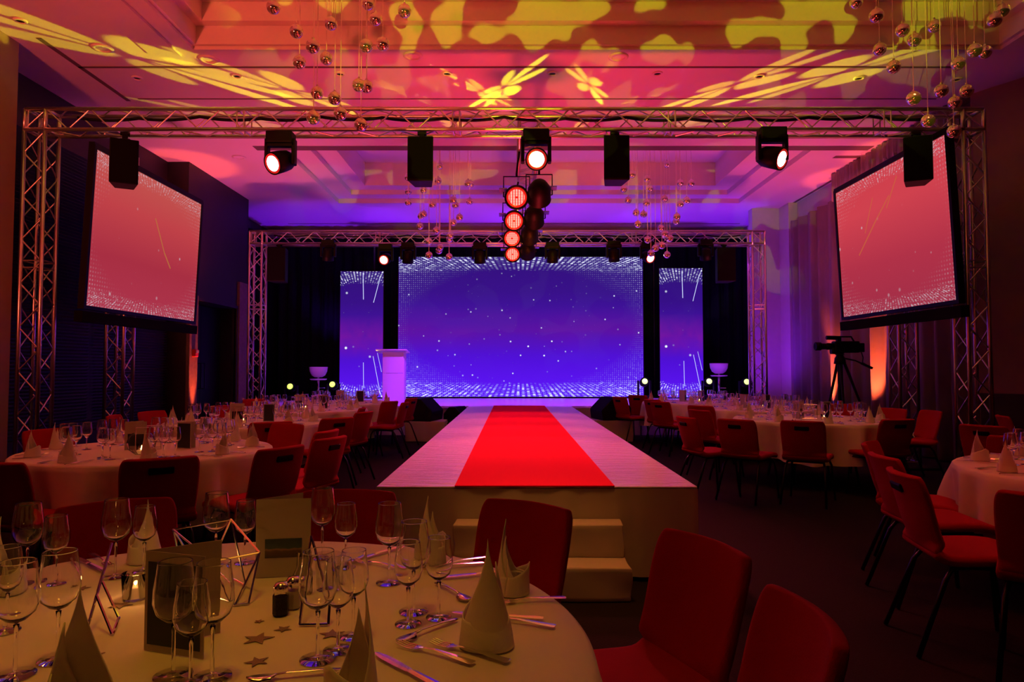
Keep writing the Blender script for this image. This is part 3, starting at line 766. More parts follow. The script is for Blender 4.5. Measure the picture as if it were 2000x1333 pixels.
# ================================================================== CEILING THINGS
for px, py, lab in ((807, 150, 'left'), (1180, 148, 'right')): pass
def ceil_disc(px, py, r_, name, label, cat, m='ceiling', mi='black'):
    p = PZ(px, py, CZ); e = empty(name, (p.x, p.y, CZ)); tag(e, label, cat)
    bm = nb(); lathe(bm, [(r_*.62, -.004), (r_*.66, -.018), (r_, -.008), (r_, -.001)], 24); obj('trim_ring', bm, m, e, smooth=True)
    bm = nb(); lathe(bm, [(0, -.003), (r_*.64, -.003)], 24); obj('lamp_opening', bm, mi, e)
for px, py, lab in ((873, 143, 'recessed downlight above the front truss, left of its middle'), (1079, 143, 'recessed downlight above the middle of the front truss'),
                    (1284, 143, 'recessed downlight above the front truss, right of its middle'), (268, 152, 'recessed downlight in the shadow of the left truss corner'),
                    (462, 148, 'recessed downlight left of the left globe cluster'), (664, 144, 'recessed downlight beside the left globe cluster'),
                    (1484, 148, 'recessed downlight beside the right yellow light streak'), (1678, 152, 'recessed downlight left of the right globe cluster'),
                    (1868, 155, 'recessed downlight behind the right globe cluster'), (40, 40, 'oval downlight at the far left corner of the ceiling')):
    ceil_disc(px, py, .07, 'ceiling_downlight', lab, 'downlight')
for px, py, lab in ((200, 94, 'round ceiling speaker in the left yellow light streak'), (408, 116, 'round ceiling speaker near the left corner of the front tray'),
                    (807, 109, 'round ceiling plate in front of the front tray, left one'), (1208, 111, 'round ceiling plate in front of the front tray, right one'),
                    (467, 307, 'round ceiling speaker left of the rear tray'), (1696, 298, 'round ceiling speaker above the right pelmet')):
    ceil_disc(px, py, .12, 'ceiling_speaker', lab, 'ceiling speaker', mi='ceiling')

# hanging mirror globes
def globe_proto():
    bm = nb(); bmesh.ops.create_uvsphere(bm, u_segments=28, v_segments=16, radius=.07)
    g = obj('mirror_globe', bm, 'globe', smooth=True); tag(g, 'mirrored globe', 'hanging globe')
    bm = nb(); lathe(bm, [(0, .088), (.012, .088), (.014, .066), (0, .064)], 10); obj('cap', bm, 'steel', g)
    return g
gp = globe_proto(); register(gp); first_globe = [True]
def cluster(pts, Yf, ztop, where, grp, rad=1.0):
    pts = sorted(pts); n = len(pts)
    for i, (px, py) in enumerate(pts):
        Y = Yf(i); p = P(px, py, Y)
        if first_globe[0]: g = gp; first_globe[0] = False
        else: g = dup(gp, p)
        g.location = p; g.scale = (rad,)*3; g['label'] = 'mirrored globe, %s in the %s' % (rank(i, n), where); g['group'] = grp
        bm = nb(); tube(bm, [(0, 0, .07), (0, 0, (ztop-p.z)/rad)], (.0042 if Yf(0) < 9 else .0055)/rad, 5, False); obj('wire', bm, 'wire', g)
s_ = .195
FLp = [(500+x*s_, y*s_) for x, y in ((174, 72), (405, 315), (570, 465), (705, 585), (435, 625), (750, 235), (1122, 35), (1197, 190), (1488, 110), (1105, 460), (1270, 440), (612, 930), (788, 985), (845, 1137), (575, 1180), (1050, 1250), (1030, 855), (1108, 868))]
s_ = .21
FRp = [(1640+x*s_, y*s_) for x, y in ((155, 20), (342, 145), (372, 458), (585, 280), (502, 622), (695, 370), (878, 242), (688, 915), (945, 845), (1102, 590), (1180, 848), (1070, 955), (822, 1125), (1062, 1222), (1255, 468), (1350, 485), (1440, 185), (1512, 95))]
s_ = .18
RLp = [(780+x*s_, 290+y*s_) for x, y in ((95, 312), (97, 465), (98, 585), (265, 450), (235, 735), (265, 715), (222, 845), (360, 610), (320, 1010), (321, 1160), (403, 890), (438, 190), (420, 350), (585, 560), (608, 615), (653, 748), (587, 805), (545, 985), (430, 1110), (440, 1075), (540, 1178), (775, 388), (745, 378), (763, 575), (555, 945))]
s_ = .1725
RRp = [(1180+x*s_, 290+y*s_) for x, y in ((318, 295), (222, 460), (272, 585), (490, 345), (518, 455), (712, 180), (478, 617), (362, 730), (447, 745), (382, 860), (685, 570), (863, 390), (987, 395), (862, 630), (935, 590), (823, 775), (815, 830), (645, 905), (687, 970), (745, 1020), (492, 1035), (655, 1100), (582, 1130), (530, 1190), (712, 1205))]
rg = random.Random(3)
cluster(FLp, lambda i: 6.6+rg.uniform(0, .75), TRAY1Z, 'front left globe cluster', 'globes hanging front left')
cluster(FRp, lambda i: 6.6+rg.uniform(0, .75), TRAY1Z, 'front right globe cluster', 'globes hanging front right')
cluster(RLp, lambda i: 12.3+rg.uniform(0, .7), TRAY2Z, 'rear globe cluster left of the catwalk', 'globes hanging rear left', .96)
cluster(RRp, lambda i: 12.3+rg.uniform(0, .7), TRAY2Z, 'rear globe cluster right of the catwalk', 'globes hanging rear right', .96)

# ================================================================== STAGE THINGS
lp = P(768, 760, 14.9); lec = empty('lectern', (lp.x, 14.9, SZ+.001)); tag(lec, 'frosted violet-glowing lectern standing at the front left of the stage', 'lectern')
hw, hh = .225, P(768, 688, 14.9).z-SZ
bm = nb(); box(bm, -hw, hw, -.02, .0, .03, hh*.58); obj('lower_front_panel', bm, 'frost', lec, bevel=.004)
bm = nb(); box(bm, -hw, hw, -.02, .0, hh*.585, hh); obj('upper_front_panel', bm, 'frost', lec, bevel=.004)
for s_ in (-1, 1):
    bm = nb(); box(bm, s_*hw-.012, s_*hw+.012, .001, .28, .03, hh); obj('side_panel', bm, 'frost', lec, bevel=.003)
bm = nb(); box(bm, -.37, .31, -.12, .32, -.012, .012, Matrix.Translation((0, 0, hh+.03)) @ Matrix.Rotation(R(-8), 4, 'X')); obj('reading_top', bm, 'frost', lec, bevel=.006)
bm = nb(); box(bm, -.28, .28, -.1, .34, .0, .03); obj('base', bm, 'frost', lec, bevel=.005)

def stool(px, py, Y, label):
    p = P(px, py, Y); hs = p.z-SZ; r = empty('bar_stool', (p.x, Y, SZ+.001)); tag(r, label, 'bar stool')
    bm = nb(); prof = [(0, -.17), (.09, -.165), (.16, -.12), (.205, -.03), (.22, .08), (.208, .085), (.19, -.02), (.14, -.10), (0, -.14)]
    lathe(bm, prof, 28)
    for v in bm.verts:
        if v.co.y < -.02 and v.co.z > -.05: v.co.z += 0.0
        if v.co.y > .0: pass
    bmesh.ops.translate(bm, verts=bm.verts, vec=(0, 0, hs)); obj('bucket_seat', bm, 'white', r, smooth=True)
    bm = nb(); lathe(bm, [(.05, hs-.24), (.17, hs-.235), (.2, hs-.22), (.2, hs-.205), (.05, hs-.2)], 24); 
    obj('seat_ring', bm, 'white', r, smooth=True)
    bm = nb(); tube(bm, [(0, 0, .03), (0, 0, hs-.15)], .025, 12); obj('post', bm, 'steel', r, smooth=True)
    bm = nb(); lathe(bm, [(0, 0), (.2, 0), (.2, .012), (.04, .04), (0, .04)], 24); obj('foot_plate', bm, 'steel', r, smooth=True)
    bm = nb(); tube(bm, [(.02, 0, .28), (.14, -.08, .28), (.14, .08, .28), (.02, 0, .28)], .01); obj('foot_rest', bm, 'steel', r)
stool(622, 724, 16.6, 'white bucket bar stool standing on the left side of the stage')
stool(1404, 717, 16.6, 'white bucket bar stool standing on the right side of the stage')

# stage monitors on cloth covered boxes
def wedge(loc, rz, s_, label):
    r = empty('stage_monitor', loc, rz); tag(r, label, 'stage monitor')
    bm = nb(); w_ = .30*s_; pr = [(-.24, 0), (.24, 0), (.26, .16), (.06, .36), (-.10, .36), (-.24, .2)]
    A = [bm.verts.new((x*s_, -w_, z*s_)) for x, z in pr]; B = [bm.verts.new((x*s_, w_, z*s_)) for x, z in pr]
    bm.faces.new(A); bm.faces.new(B[::-1])
    for k in range(6): bm.faces.new((A[k], A[(k+1) % 6], B[(k+1) % 6], B[k]))
    obj('cabinet', bm, 'blackplastic', r, bevel=.012)
    bm = nb(); a = Vector((.26, 0, .16))*s_; b = Vector((.06, 0, .36))*s_; nrm = Vector((.707, 0, .707))*.006
    bm.faces.new([bm.verts.new(c) for c in ((a.x+nrm.x, -w_*.9, a.z+nrm.z), (a.x+nrm.x, w_*.9, a.z+nrm.z), (b.x+nrm.x, w_*.9, b.z+nrm.z), (b.x+nrm.x, -w_*.9, b.z+nrm.z))])
    obj('grille', bm, 'grille', r)
def cbox(px0, px1, pyt, pyb, label):
    fl = PZ((px0+px1)/2, pyb, .0); Y = fl.y; a, b = P(px0, pyb, Y), P(px1, pyb, Y); h = P(px0, pyt, Y).z
    bm = nb(); box(bm, a.x, b.x, Y, Y+.55, .004, h); bmesh.ops.subdivide_edges(bm, edges=bm.edges, cuts=7, use_grid_fill=True)
    for v in bm.verts:
        if v.co.z < h-.01: v.co.y -= .012*math.sin(v.co.x*26+v.co.z*6); v.co.x += .012*math.sin(v.co.y*21+v.co.z*9)
    return tag(obj('covered_box', bm, 'skirt', smooth=True, bevel=.006), label, 'box'), Y, h, (a.x+b.x)/2
_, Y, h, xc = cbox(790, 868, 824, 864, 'white cloth-covered box left of the catwalk under a monitor')
wedge((xc-.08, Y+.36, h+.002), R(-12), 1.15, 'black wedge monitor on the covered box left of the catwalk')
wedge((xc+.55, Y+.72, .322), R(-20), .8, 'smaller dark wedge monitor leaning behind the left covered box')
bm = nb(); box(bm, xc+.3, xc+.8, Y+.5, Y+1.0, .002, .32); tag(obj('covered_box', bm, 'black', bevel=.01), 'low black crate under the smaller left monitor', 'crate')
_, Y, h, xc = cbox(1157, 1236, 822, 864, 'white cloth-covered box right of the catwalk under a monitor')
wedge((xc+.02, Y+.36, h+.002), R(192), 1.15, 'black wedge monitor on the covered box right of the catwalk')

# video camera on a tripod
VY = 10.6
vc = P(1640, 676, VY)
r = empty('video_tripod', (vc.x, VY, 0)); tag(r, 'black camera tripod with pan handle under the right projection screen', 'tripod')
zc_ = vc.z-.13
for k, (dx, dy) in enumerate(((-.14, -.45), (.52, -.1), (-.1, .5))):
    bm = nb(); tube(bm, [(dx*.12, dy*.12, zc_-.14), (dx*.55, dy*.55, zc_*.5), (dx, dy, .01)], .024, 8, True, .012); lg = obj('leg', bm, 'black', r, smooth=True)
    bm = nb(); lathe(bm, [(0, 0.002), (.035, .002), (.03, .03), (0, .03)], 10, Matrix.Translation((dx, dy, 0))); obj('rubber_foot', bm, 'blackplastic', lg)
bm = nb(); tube(bm, [(0, 0, .45), (0, 0, zc_-.02)], .04, 12); obj('centre_column', bm, 'black', r, smooth=True)
bm = nb(); lathe(bm, [(0, zc_-.16), (.09, zc_-.15), (.075, zc_-.06), (.05, zc_-.02), (.07, zc_), (0, zc_)], 16); obj('fluid_head', bm, 'black', r, smooth=True)
bm = nb(); tube(bm, [(.05, 0, zc_-.06), (.22, -.04, zc_-.10), (.45, -.1, zc_-.22)], .012, 8); tube(bm, [(.30, -.06, zc_-.14), (.45, -.1, zc_-.22)], .02, 8); obj('pan_handle', bm, 'black', r)
v = empty('video_camera', (vc.x, VY, zc_+.002)); tag(v, 'black broadcast video camera on the tripod, lens pointing left', 'video camera')
bm = nb(); box(bm, -.10, .28, -.08, .08, .02, .2); box(bm, -.14, .05, -.06, .06, .0, .10); obj('body', bm, 'blackplastic', v, bevel=.02)
bm = nb(); A = Matrix.Translation((-.1, 0, .12)) @ Matrix.Rotation(R(-90), 4, 'Y'); lathe(bm, [(0, 0), (.05, 0), (.055, .1), (.045, .11), (.048, .19), (.065, .2), (.065, .28), (.05, .28), (0, .26)], 18, A); obj('lens', bm, 'black', v, smooth=True)
bm = nb(); tube(bm, [(-.02, 0, .2), (-.02, 0, .27), (.18, 0, .27), (.22, 0, .2)], .014, 8); obj('handle', bm, 'black', v)
bm = nb(); tube(bm, [(-.22, -.03, .255), (-.02, -.03, .25)], .032, 12); box(bm, -.06, -.0, -.06, .0, .2, .26); obj('viewfinder', bm, 'black', v)
bm = nb(); box(bm, .28, .36, -.06, .06, .03, .17); obj('battery', bm, 'black', v, bevel=.01)
bm = nb(); tube(bm, [(.33, 0, .04), (.36, 0, -.05), (.34, -.02, -.13), (.4, 0, -.16)], .008, 6); obj('cord', bm, 'black', v)
# fire extinguisher sign and bottle on the pilaster
e = P(385, 690, 12.4); r = empty('alarm_box', (LW+.10, 12.42, e.z)); tag(r, 'small red alarm box on the uplit left pilaster', 'alarm box')
bm = nb(); box(bm, -.04, .03, -.06, .06, -.07, .07); obj('housing', bm, 'signred', r, bevel=.01)
bm = nb(); box(bm, .031, .04, -.05, .05, .0, .05); obj('label_plate', bm, 'card', r)
# wall uplights
for (x, y), lab in zip(UP, ('floor uplight at the left pilaster nearer the viewer', 'floor uplight at the left pilaster beside the stage', 'floor uplight at the curtain behind the tripod', 'floor uplight at the curtain right of the tripod')):
    r = empty('floor_uplight', (x-(-.05 if x < 0 else .05), y, 0)); tag(r, lab, 'uplight')
    bm = nb(); lathe(bm, [(0, .002), (.07, .002), (.07, .09), (.055, .095), (.05, .06), (0, .06)], 18); obj('housing', bm, 'black', r, smooth=True)
    bm = nb(); lathe(bm, [(0, .063), (.048, .063)], 18); obj('lens', bm, 'lampred', r)

# ================================================================== CHAIRS
def curve_pts(ctrl, n):
    out = []
    for i in range(n+1):
        t = i/n*(len(ctrl)-1); k = min(int(t), len(ctrl)-2); f = t-k
        p0 = ctrl[max(k-1, 0)]; p1 = ctrl[k]; p2 = ctrl[k+1]; p3 = ctrl[min(k+2, len(ctrl)-1)]
        out.append(tuple(.5*((2*b)+(-a+c)*f+(2*a-5*b+4*c-d)*f*f+(-a+3*b-3*c+d)*f**3) for a, b, c, d in zip(p0, p1, p2, p3)))
    return out
# y is the direction the sitter faces; (y, z, half width)
seatc = [(.25, .425, .20), (.22, .455, .215), (.08, .462, .22), (-.08, .45, .22), (-.17, .452, .215), (-.205, .49, .21)]
backc = [(-.195, .475, .205), (-.225, .54, .205), (-.25, .62, .208), (-.275, .72, .212), (-.30, .80, .208), (-.315, .835, .19)]
def shell(ctrl, n, slot=None, th=.042, curve=.0):
    bm = nb(); pr = curve_pts(ctrl, n); W = 14; g = []
    for k, (y, z, hw) in enumerate(pr):
        row = []
        for j in range(W+1):
            t = -1+2*j/W
            row.append(bm.verts.new((t*hw, y+curve*(t*t)*(1 if z > .5 else 0), z)))
        g.append(row)
    for k in range(n):
        for j in range(W):
            if slot and k in slot and 4 <= j <= 9: continue
            bm.faces.new((g[k][j], g[k][j+1], g[k+1][j+1], g[k+1][j]))
    return bm
def bake(o):
    dg = bpy.context.evaluated_depsgraph_get(); dg.update(); me = bpy.data.meshes.new_from_object(o.evaluated_get(dg)); o.modifiers.clear(); o.data = me
    for p in me.polygons: p.use_smooth = True
def chair_proto(slot):
    r = empty('banquet_chair', (0, 0, 0)); tag(r, 'red upholstered banquet chair', 'chair')
    parts = []
    o = obj('seat', shell(seatc, 8), 'chairfab', r); parts.append((o, .05))
    o = obj('backrest', shell(backc, 14, None, curve=.045), 'chairfab', r); parts.append((o, .034))
    for o, th in parts:
        s = o.modifiers.new('t', 'SOLIDIFY'); s.thickness = th; s.offset = 0
        s = o.modifiers.new('s', 'SUBSURF'); s.levels = s.render_levels = 1
        bake(o)
    for sx in (-1, 1):
        for fr in (0, 1):
            bm = nb()
            if fr: tube(bm, [(sx*.15, .05, .415), (sx*.175, .17, .41), (sx*.19, .20, .36), (sx*.215, .235, .004)], .0115, 8)
            else: tube(bm, [(sx*.15, -.02, .415), (sx*.17, -.13, .41), (sx*.185, -.165, .36), (sx*.21, -.30, .004)], .0115, 8)
            obj('leg', bm, 'chairleg', r, smooth=True)
    bm = nb(); box(bm, -.16, .16, -.10, .14, .405, .425); obj('seat_frame', bm, 'black', r)
    if slot:
        bm = nb(); A = Matrix.Translation((0, -.303, .762)) @ Matrix.Rotation(R(16), 4, 'X')
        box(bm, -.068, .068, -.010, .02, -.021, .021, A)
        o = obj('handle_recess', bm, 'black', r, bevel=.009); tag(o, 'black recessed grip')
    return r
CH_S = Proto(chair_proto(True)); CH_N = Proto(chair_proto(False))
ZTOP = .85
def chair(px, pyt, tx, ty, label, grp, slot=True, dz=0, adj=0, turn=None):
    """back's top centre at a pixel; the chair faces the point tx, ty (a table centre)"""
    q = PZ(px, pyt, ZTOP)
    d = Vector((tx-q.x, ty-q.y)); a = math.atan2(d.y, d.x)-PI/2 + adj
    if turn is not None: a = turn
    off = Vector((0, .31)); off.rotate(Matrix.Rotation(a, 2))
    s_ = Vector((q.x+off.x, q.y+off.y))
    for _ in range(3):
        for c in ALLT:
            v_ = s_-Vector(c)
            if v_.length < 1.10: s_ = Vector(c)+v_.normalized()*1.10
    for o_ in PLACED:
        if (s_-o_).length < .36: return
    PLACED.append(s_.copy())
    (CH_S if slot else CH_N).put((s_.x, s_.y, 0), a, label, grp)
T1 = (-.755, 1.52); T2 = (-2.72, 5.15); T3 = (-3.03, 7.8); T4 = (-3.1, 10.3); T5 = (-3.0, 12.45-.1)
T6 = (3.62, 8.3); T7 = (3.75, 10.55); T8 = (3.3, 12.5); T9 = (3.66, 4.05)
PLACED = []
ALLT = [T1, T2, T3, T4, T5, T6, T7, T8, T9]
g1 = 'red chairs around the near table'
chair(1037, 974, *T1, 'red chair behind the near table, in front of the steps', g1, False)
chair(1395, 1045, *T1, 'red chair right of the near table, seen against the dark carpet', g1, False)
chair(1572, 1180, *T1, 'red chair at the bottom edge, rightmost of the near table', g1, False)
chair(668, 960, *T1, 'red chair behind the cream card on the near table', g1, False)
chair(230, 978, *T1, 'red chair behind the near table, in front of the dark-backed chair on the left', g1, False)
g2 = 'red chairs around the second left table'
chair(45, 888, *T2, 'dark-backed red chair at the left edge of the picture', g2, adj=-.1)
chair(313, 883, *T2, 'dark-backed red chair squarely from behind, second left table', g2, adj=.05)
chair(537, 868, *T2, 'dark-backed red chair at the right front of the second left table', g2)
chair(622, 839, *T2, 'red chair side-on at the right of the second left table', g2, False, turn=R(78))
chair(655, 851, *T2, 'red chair with handle slot overlapping the side-on one, nearest the catwalk corner', g2, turn=R(70))
chair(500, 831, *T2, 'red chair with its front to us behind the second left table', g2, False)
chair(130, 838, *T2, 'red chair with its front to us at the left back of the second left table', g2, False)
g3 = 'red chairs around the third left table'
chair(532, 822, *T3, 'dark-backed chair just left of the tall folded napkins, third left table', g3)
chair(664, 814, *T3, 'red chair with handle slot at the right front of the third left table', g3, turn=R(48))
chair(690, 803, *T3, 'red chair behind the slotted one, right side of the third left table', g3, False, turn=R(72))
chair(712, 794, *T3, 'slotted red chair at the right back of the third left table', g3, turn=R(95))
chair(228, 809, *T3, 'red chair front beside the truss tower, far left of the tables', g3, False)
chair(325, 802, *T3, 'red chair front behind the split rabbit-ear napkin on the left', g3, False)
chair(440, 790, *T3, 'red chair front behind the third left table near the pilaster', g3, False)
g4 = 'red chairs around the fourth left table'
chair(744, 783, *T4, 'red chair front facing the fourth left table beside the catwalk', g4, False, turn=R(62))
chair(776, 776, *T4, 'slotted red chair seen from behind just below the lectern', g4, turn=R(70))
chair(796, 784, *T4, 'red chair side edge beside the covered monitor box', g4, turn=R(85))
chair(735, 775, T5[0], T5[1], 'red chair back top in front of the lectern foot', g4, False)
chair(495, 778, *T4, 'small red chair front by the rear truss leg on the left', g4, False)
chair(520, 776, T5[0], T5[1], 'red chair front partly hidden by napkins near the rear left truss leg', g4, False)
g6 = 'red chairs around the big right table'
chair(1565, 820, *T6, 'dark red chair squarely from behind at the right-hand table', g6, adj=-.12)
chair(1433, 817, *T6, 'slotted red chair left of the square one at the right-hand table', g6)
chair(1372, 799, *T6, 'tall bright red chair facing right beside the catwalk', g6, False, turn=R(-65))
chair(1333, 812, *T6, 'red chair with slot half hidden left of the tall bright chair', g6, turn=R(-75))
chair(1752, 816, *T6, 'dark-backed chair at the right front of the right-hand table', g6)
chair(1825, 800, *T6, 'red chair at the far right of the right-hand table, by the truss leg', g6, False)
chair(1745, 796, *T6, 'red chair front behind the right-hand table, right of the napkins', g6, False)
chair(1640, 787, *T6, 'red chair front below the tripod', g6, False)
g7 = 'red chairs around the rear right tables'
chair(1365, 791, *T7, 'red chair back at the front of the rear right table', g7)
chair(1285, 783, *T7, 'slotted red chair turned right, mid-way along the catwalk', g7, turn=R(-55))
chair(1270, 779, *T7, 'red chair close behind the slotted one along the catwalk', g7, turn=R(-60))
chair(1243, 771, *T8, 'red chair back second from the stage on the right side', g7, turn=R(-40))
chair(1206, 774, *T8, 'leaning slotted red chair nearest the right monitor', g7, turn=R(-62))
chair(1436, 796, *T7, 'red chair front between the two right-hand tables', g7, False, turn=R(190))
chair(1328, 777, *T8, 'small red chair front among the rear right napkins', g7, False, turn=R(-20))
chair(1470, 773, *T8, 'small red chair front below the right rear truss leg', g7, False)
g9 = 'red chairs around the right edge table'
chair(1712, 884, *T9, 'red chair facing right, farther of the close pair', g9, False, turn=R(-96))
chair(1748, 915, *T9, 'slotted red chair facing right, nearer of the close pair', g9, turn=R(-100))
chair(1822, 866, *T9, 'red chair showing its front at the left back of the right edge table', g9, False, turn=R(-128))
chair(2062, 962, *T9, 'dark red chair from behind at the right edge of the picture', g9, turn=R(-38))
chair(1915, 828, 5.9, 6.4, 'slotted red chair back by the front right truss leg', g9, turn=R(-60))
chair(1950, 809, 5.9, 7.6, 'red chair front behind the slotted one by the right truss leg', g9, False, turn=R(-110))
chair(1990, 850, 5.9, 6.0, 'red chair back at the right edge above the table', g9, turn=R(-40))

# ================================================================== TABLES
TZ = .74
def table(c, rad, label, clabel, seed):
    r = empty('round_table', (c[0], c[1], 0)); tag(r, label, 'table', 'round banquet tables')
    bm = nb(); lathe(bm, [(0, TZ-.035), (rad-.01, TZ-.035), (rad-.01, TZ-.006), (0, TZ-.006)], 64); obj('tabletop', bm, 'brownwall', r)
    for k in range(4):
        a = PI/4+k*PI/2; bm = nb(); tube(bm, [(math.cos(a)*rad*.45, math.sin(a)*rad*.45, TZ-.04), (math.cos(a)*rad*.6, math.sin(a)*rad*.6, .004)], .016, 8); obj('leg', bm, 'chairleg', r, smooth=True)
    bm = nb(); rg = random.Random(seed); n = 288; ph = [rg.uniform(0, 6.28) for _ in range(5)]
    def fold(a): return .5*math.sin(9*a+ph[0]+.8*math.sin(2*a+ph[3]))+.35*math.sin(14*a+ph[1]+math.sin(3*a))+.25*math.sin(23*a+ph[2])
    prof = [(0, 0, 0), (.5, 0, 0), (.93, 0, 0), (.985, 0, -.001), (1.0, .003, -.012), (1.003, .014, -.045), (.996, .045, -.12), (.985, .085, -.24), (.98, .105, -.36), (.975, .115, -.43)]
    rings = []
    for q, (f, amp, z) in enumerate(prof):
        ring = []
        for k in range(n):
            a = 2*PI*k/n; fo = fold(a); rr = rad*f + (fo*amp if amp else 0)+(amp*.25)
            drop = z*(1+.06*math.sin(4*a+ph[4])) if z < -.1 else z
            ring.append(bm.verts.new((rr*math.cos(a), rr*math.sin(a), TZ+drop)) if f else None)
        if f == 0: cv = bm.verts.new((0, 0, TZ)); ring = [cv]*n
        rings.append(ring)
    for A, B in zip(rings, rings[1:]):
        for k in range(n):
            f = []
            for v in (A[k], A[(k+1) % n], B[(k+1) % n], B[k]):
                if v not in f: f.append(v)
            bm.faces.new(f)
    o = obj('tablecloth', bm, 'cloth', smooth=True); o.location = (c[0], c[1], 0)
    tag(o, clabel, 'tablecloth', 'pale round tablecloths')
tables = [(T1, .935, 'near', 'near round table in the left foreground', 11), (T2, .87, 'second left', 'second round table on the left', 12), (T3, .9, 'third left', 'third round table on the left', 13), (T4, .9, 'fourth left', 'fourth round table on the left', 14),
          (T5, .88, 'rearmost left', 'rearmost round table on the left', 15), (T6, .9, 'big right', 'round table on the right before the tripod', 16), (T7, .9, 'middle rear right', 'round table right of the catwalk, one row back', 17),
          (T8, .9, 'rearmost right', 'rearmost round table right of the catwalk', 18), (T9, .9, 'right edge', 'round table cut off by the right edge', 19)]
for c, rad, nm, ds, sd in tables:
    table(c, rad, ds+', hidden under its cloth', 'off-white cloth draped over the '+ds, sd)

# ---- tableware prototypes
def glass_bm(R_, H, n=28):
    """wine glass: bowl radius R_, total height H; closed thin shell"""
    bm = nb(); b = H*.46; br = R_
    outer = [(0, .0012), (R_*.92, .0012), (R_*.92, .0028), (R_*.35, .006), (.006, .013), (.0036, .03), (.0034, b-.02), (.006, b-.006), (br*.45, b+.006), (br*.82, b+H*.09), (br, b+H*.19), (br*.98, b+H*.30), (br*.87, b+H*.43), (br*.805, H-.002), (br*.80, H)]
    inner = [(br*.80-.0012, H), (br*.805-.0013, H-.002), (br*.87-.0014, b+H*.43), (br*.98-.0014, b+H*.30), (br-.0014, b+H*.19), (br*.82-.0015, b+H*.092), (br*.45-.001, b+.010), (.0, b+.004)]
    lathe(bm, outer+inner, n); return bm
def part_glass(name, bowl, stemm, m, R_, H, n=28):
    o = obj(name, glass_bm(R_, H, n), m, smooth=True); return o
def split_glass(R_, H, n=32):
    r_ = empty('wine_glass', (0, 0, 0)); b = H*.46; br = R_
    o_ = [(0, b), (.006, b+.0005), (br*.45, b+.006), (br*.82, b+H*.09), (br, b+H*.19), (br*.98, b+H*.30), (br*.87, b+H*.43), (br*.805, H-.002), (br*.80, H-.0006), (br*.80-.0003, H)]
    i_ = [(br*.80-.0008, H), (br*.80-.0011, H-.0006), (br*.805-.0011, H-.002), (br*.87-.0012, b+H*.43), (br*.98-.0012, b+H*.30), (br-.0012, b+H*.19), (br*.82-.0014, b+H*.093), (br*.45-.001, b+.0095), (.004, b+.0045), (0, b+.0045)]
    bm = nb(); lathe(bm, o_+i_, n); obj('bowl', bm, 'glass', r_, smooth=True)
    bm = nb(); lathe(bm, [(0, .0035), (.004, .012), (.0036, .03), (.0034, b-.02), (.0055, b-.003), (0, b-.001)], 16); obj('stem', bm, 'glass', r_, smooth=True)
    bm = nb(); lathe(bm, [(0, .001), (R_*.92, .001), (R_*.92, .0026), (R_*.35, .005), (0, .011)], n); obj('foot', bm, 'glass', r_, smooth=True)
    return tag(r_, 'wine glass', 'wine glass')
gbig = split_glass(.040, .225)
gsml = split_glass(.034, .195)
gfar = part_glass('wine_glass', 0, 0, 'glass', .036, .205, 18); tag(gfar, 'wine glass', 'wine glass')
PGB, PGS, PGF = Proto(gbig), Proto(gsml), Proto(gfar)

def napkin_bm(H=.205, r=.052, seed=0, lean=.0):
    """standing napkin: rolled base, two pointed peaks and a folded-down front cuff"""
    rg = random.Random(seed); bm = nb(); n = 40
    def layer(r0, peak_a, hp, hb, sharp, thick, rtop):
        for sgn, dr in ((1, 0),):
            rows = []
            for q in range(9):
                t = q/8; row = []
                for k in range(n+1):
                    a = -PI+2*PI*k/n; da = (a-peak_a+PI) % (2*PI)-PI
                    h = hb+(hp-hb)*max(0, 1-abs(da)/sharp)
                    z = h*t; f = 1-(z/hp)**1.25*(1-rtop)
                    rr = r0*f*(1+.04*math.sin(3*a+seed))
                    sh = (z/hp)**1.6
                    row.append(bm.verts.new((rr*math.cos(a)+math.cos(peak_a)*r0*.25*sh+lean*sh, rr*math.sin(a)*(.92)+math.sin(peak_a)*r0*.25*sh, z+.0015)))
                rows.append(row)
            for A, B in zip(rows, rows[1:]):
                for k in range(n): bm.faces.new((A[k], A[k+1], B[k+1], B[k]))
    layer(r*.92, PI/2, H, .05, 1.5, 0, .10)
    layer(r*.84, PI/2+.9, H*.80, .045, 1.25, 0, .15)
    layer(r, -PI/2+.3, H*.42, .05, 1.6, 0, .72)
    return bm
def napkin(seed, H=.205, r=.052, name='folded_napkin'):
    o = obj(name, napkin_bm(H, r, seed), 'napkin', smooth=True); s = o.modifiers.new('t', 'SOLIDIFY'); s.thickness = .0022; s.offset = 1
    bake(o); return tag(o, 'off-white napkin folded to a standing point', 'napkin')
PN = [Proto(napkin(1)), Proto(napkin(2, .20, .055)), Proto(napkin(5, .19, .05))]

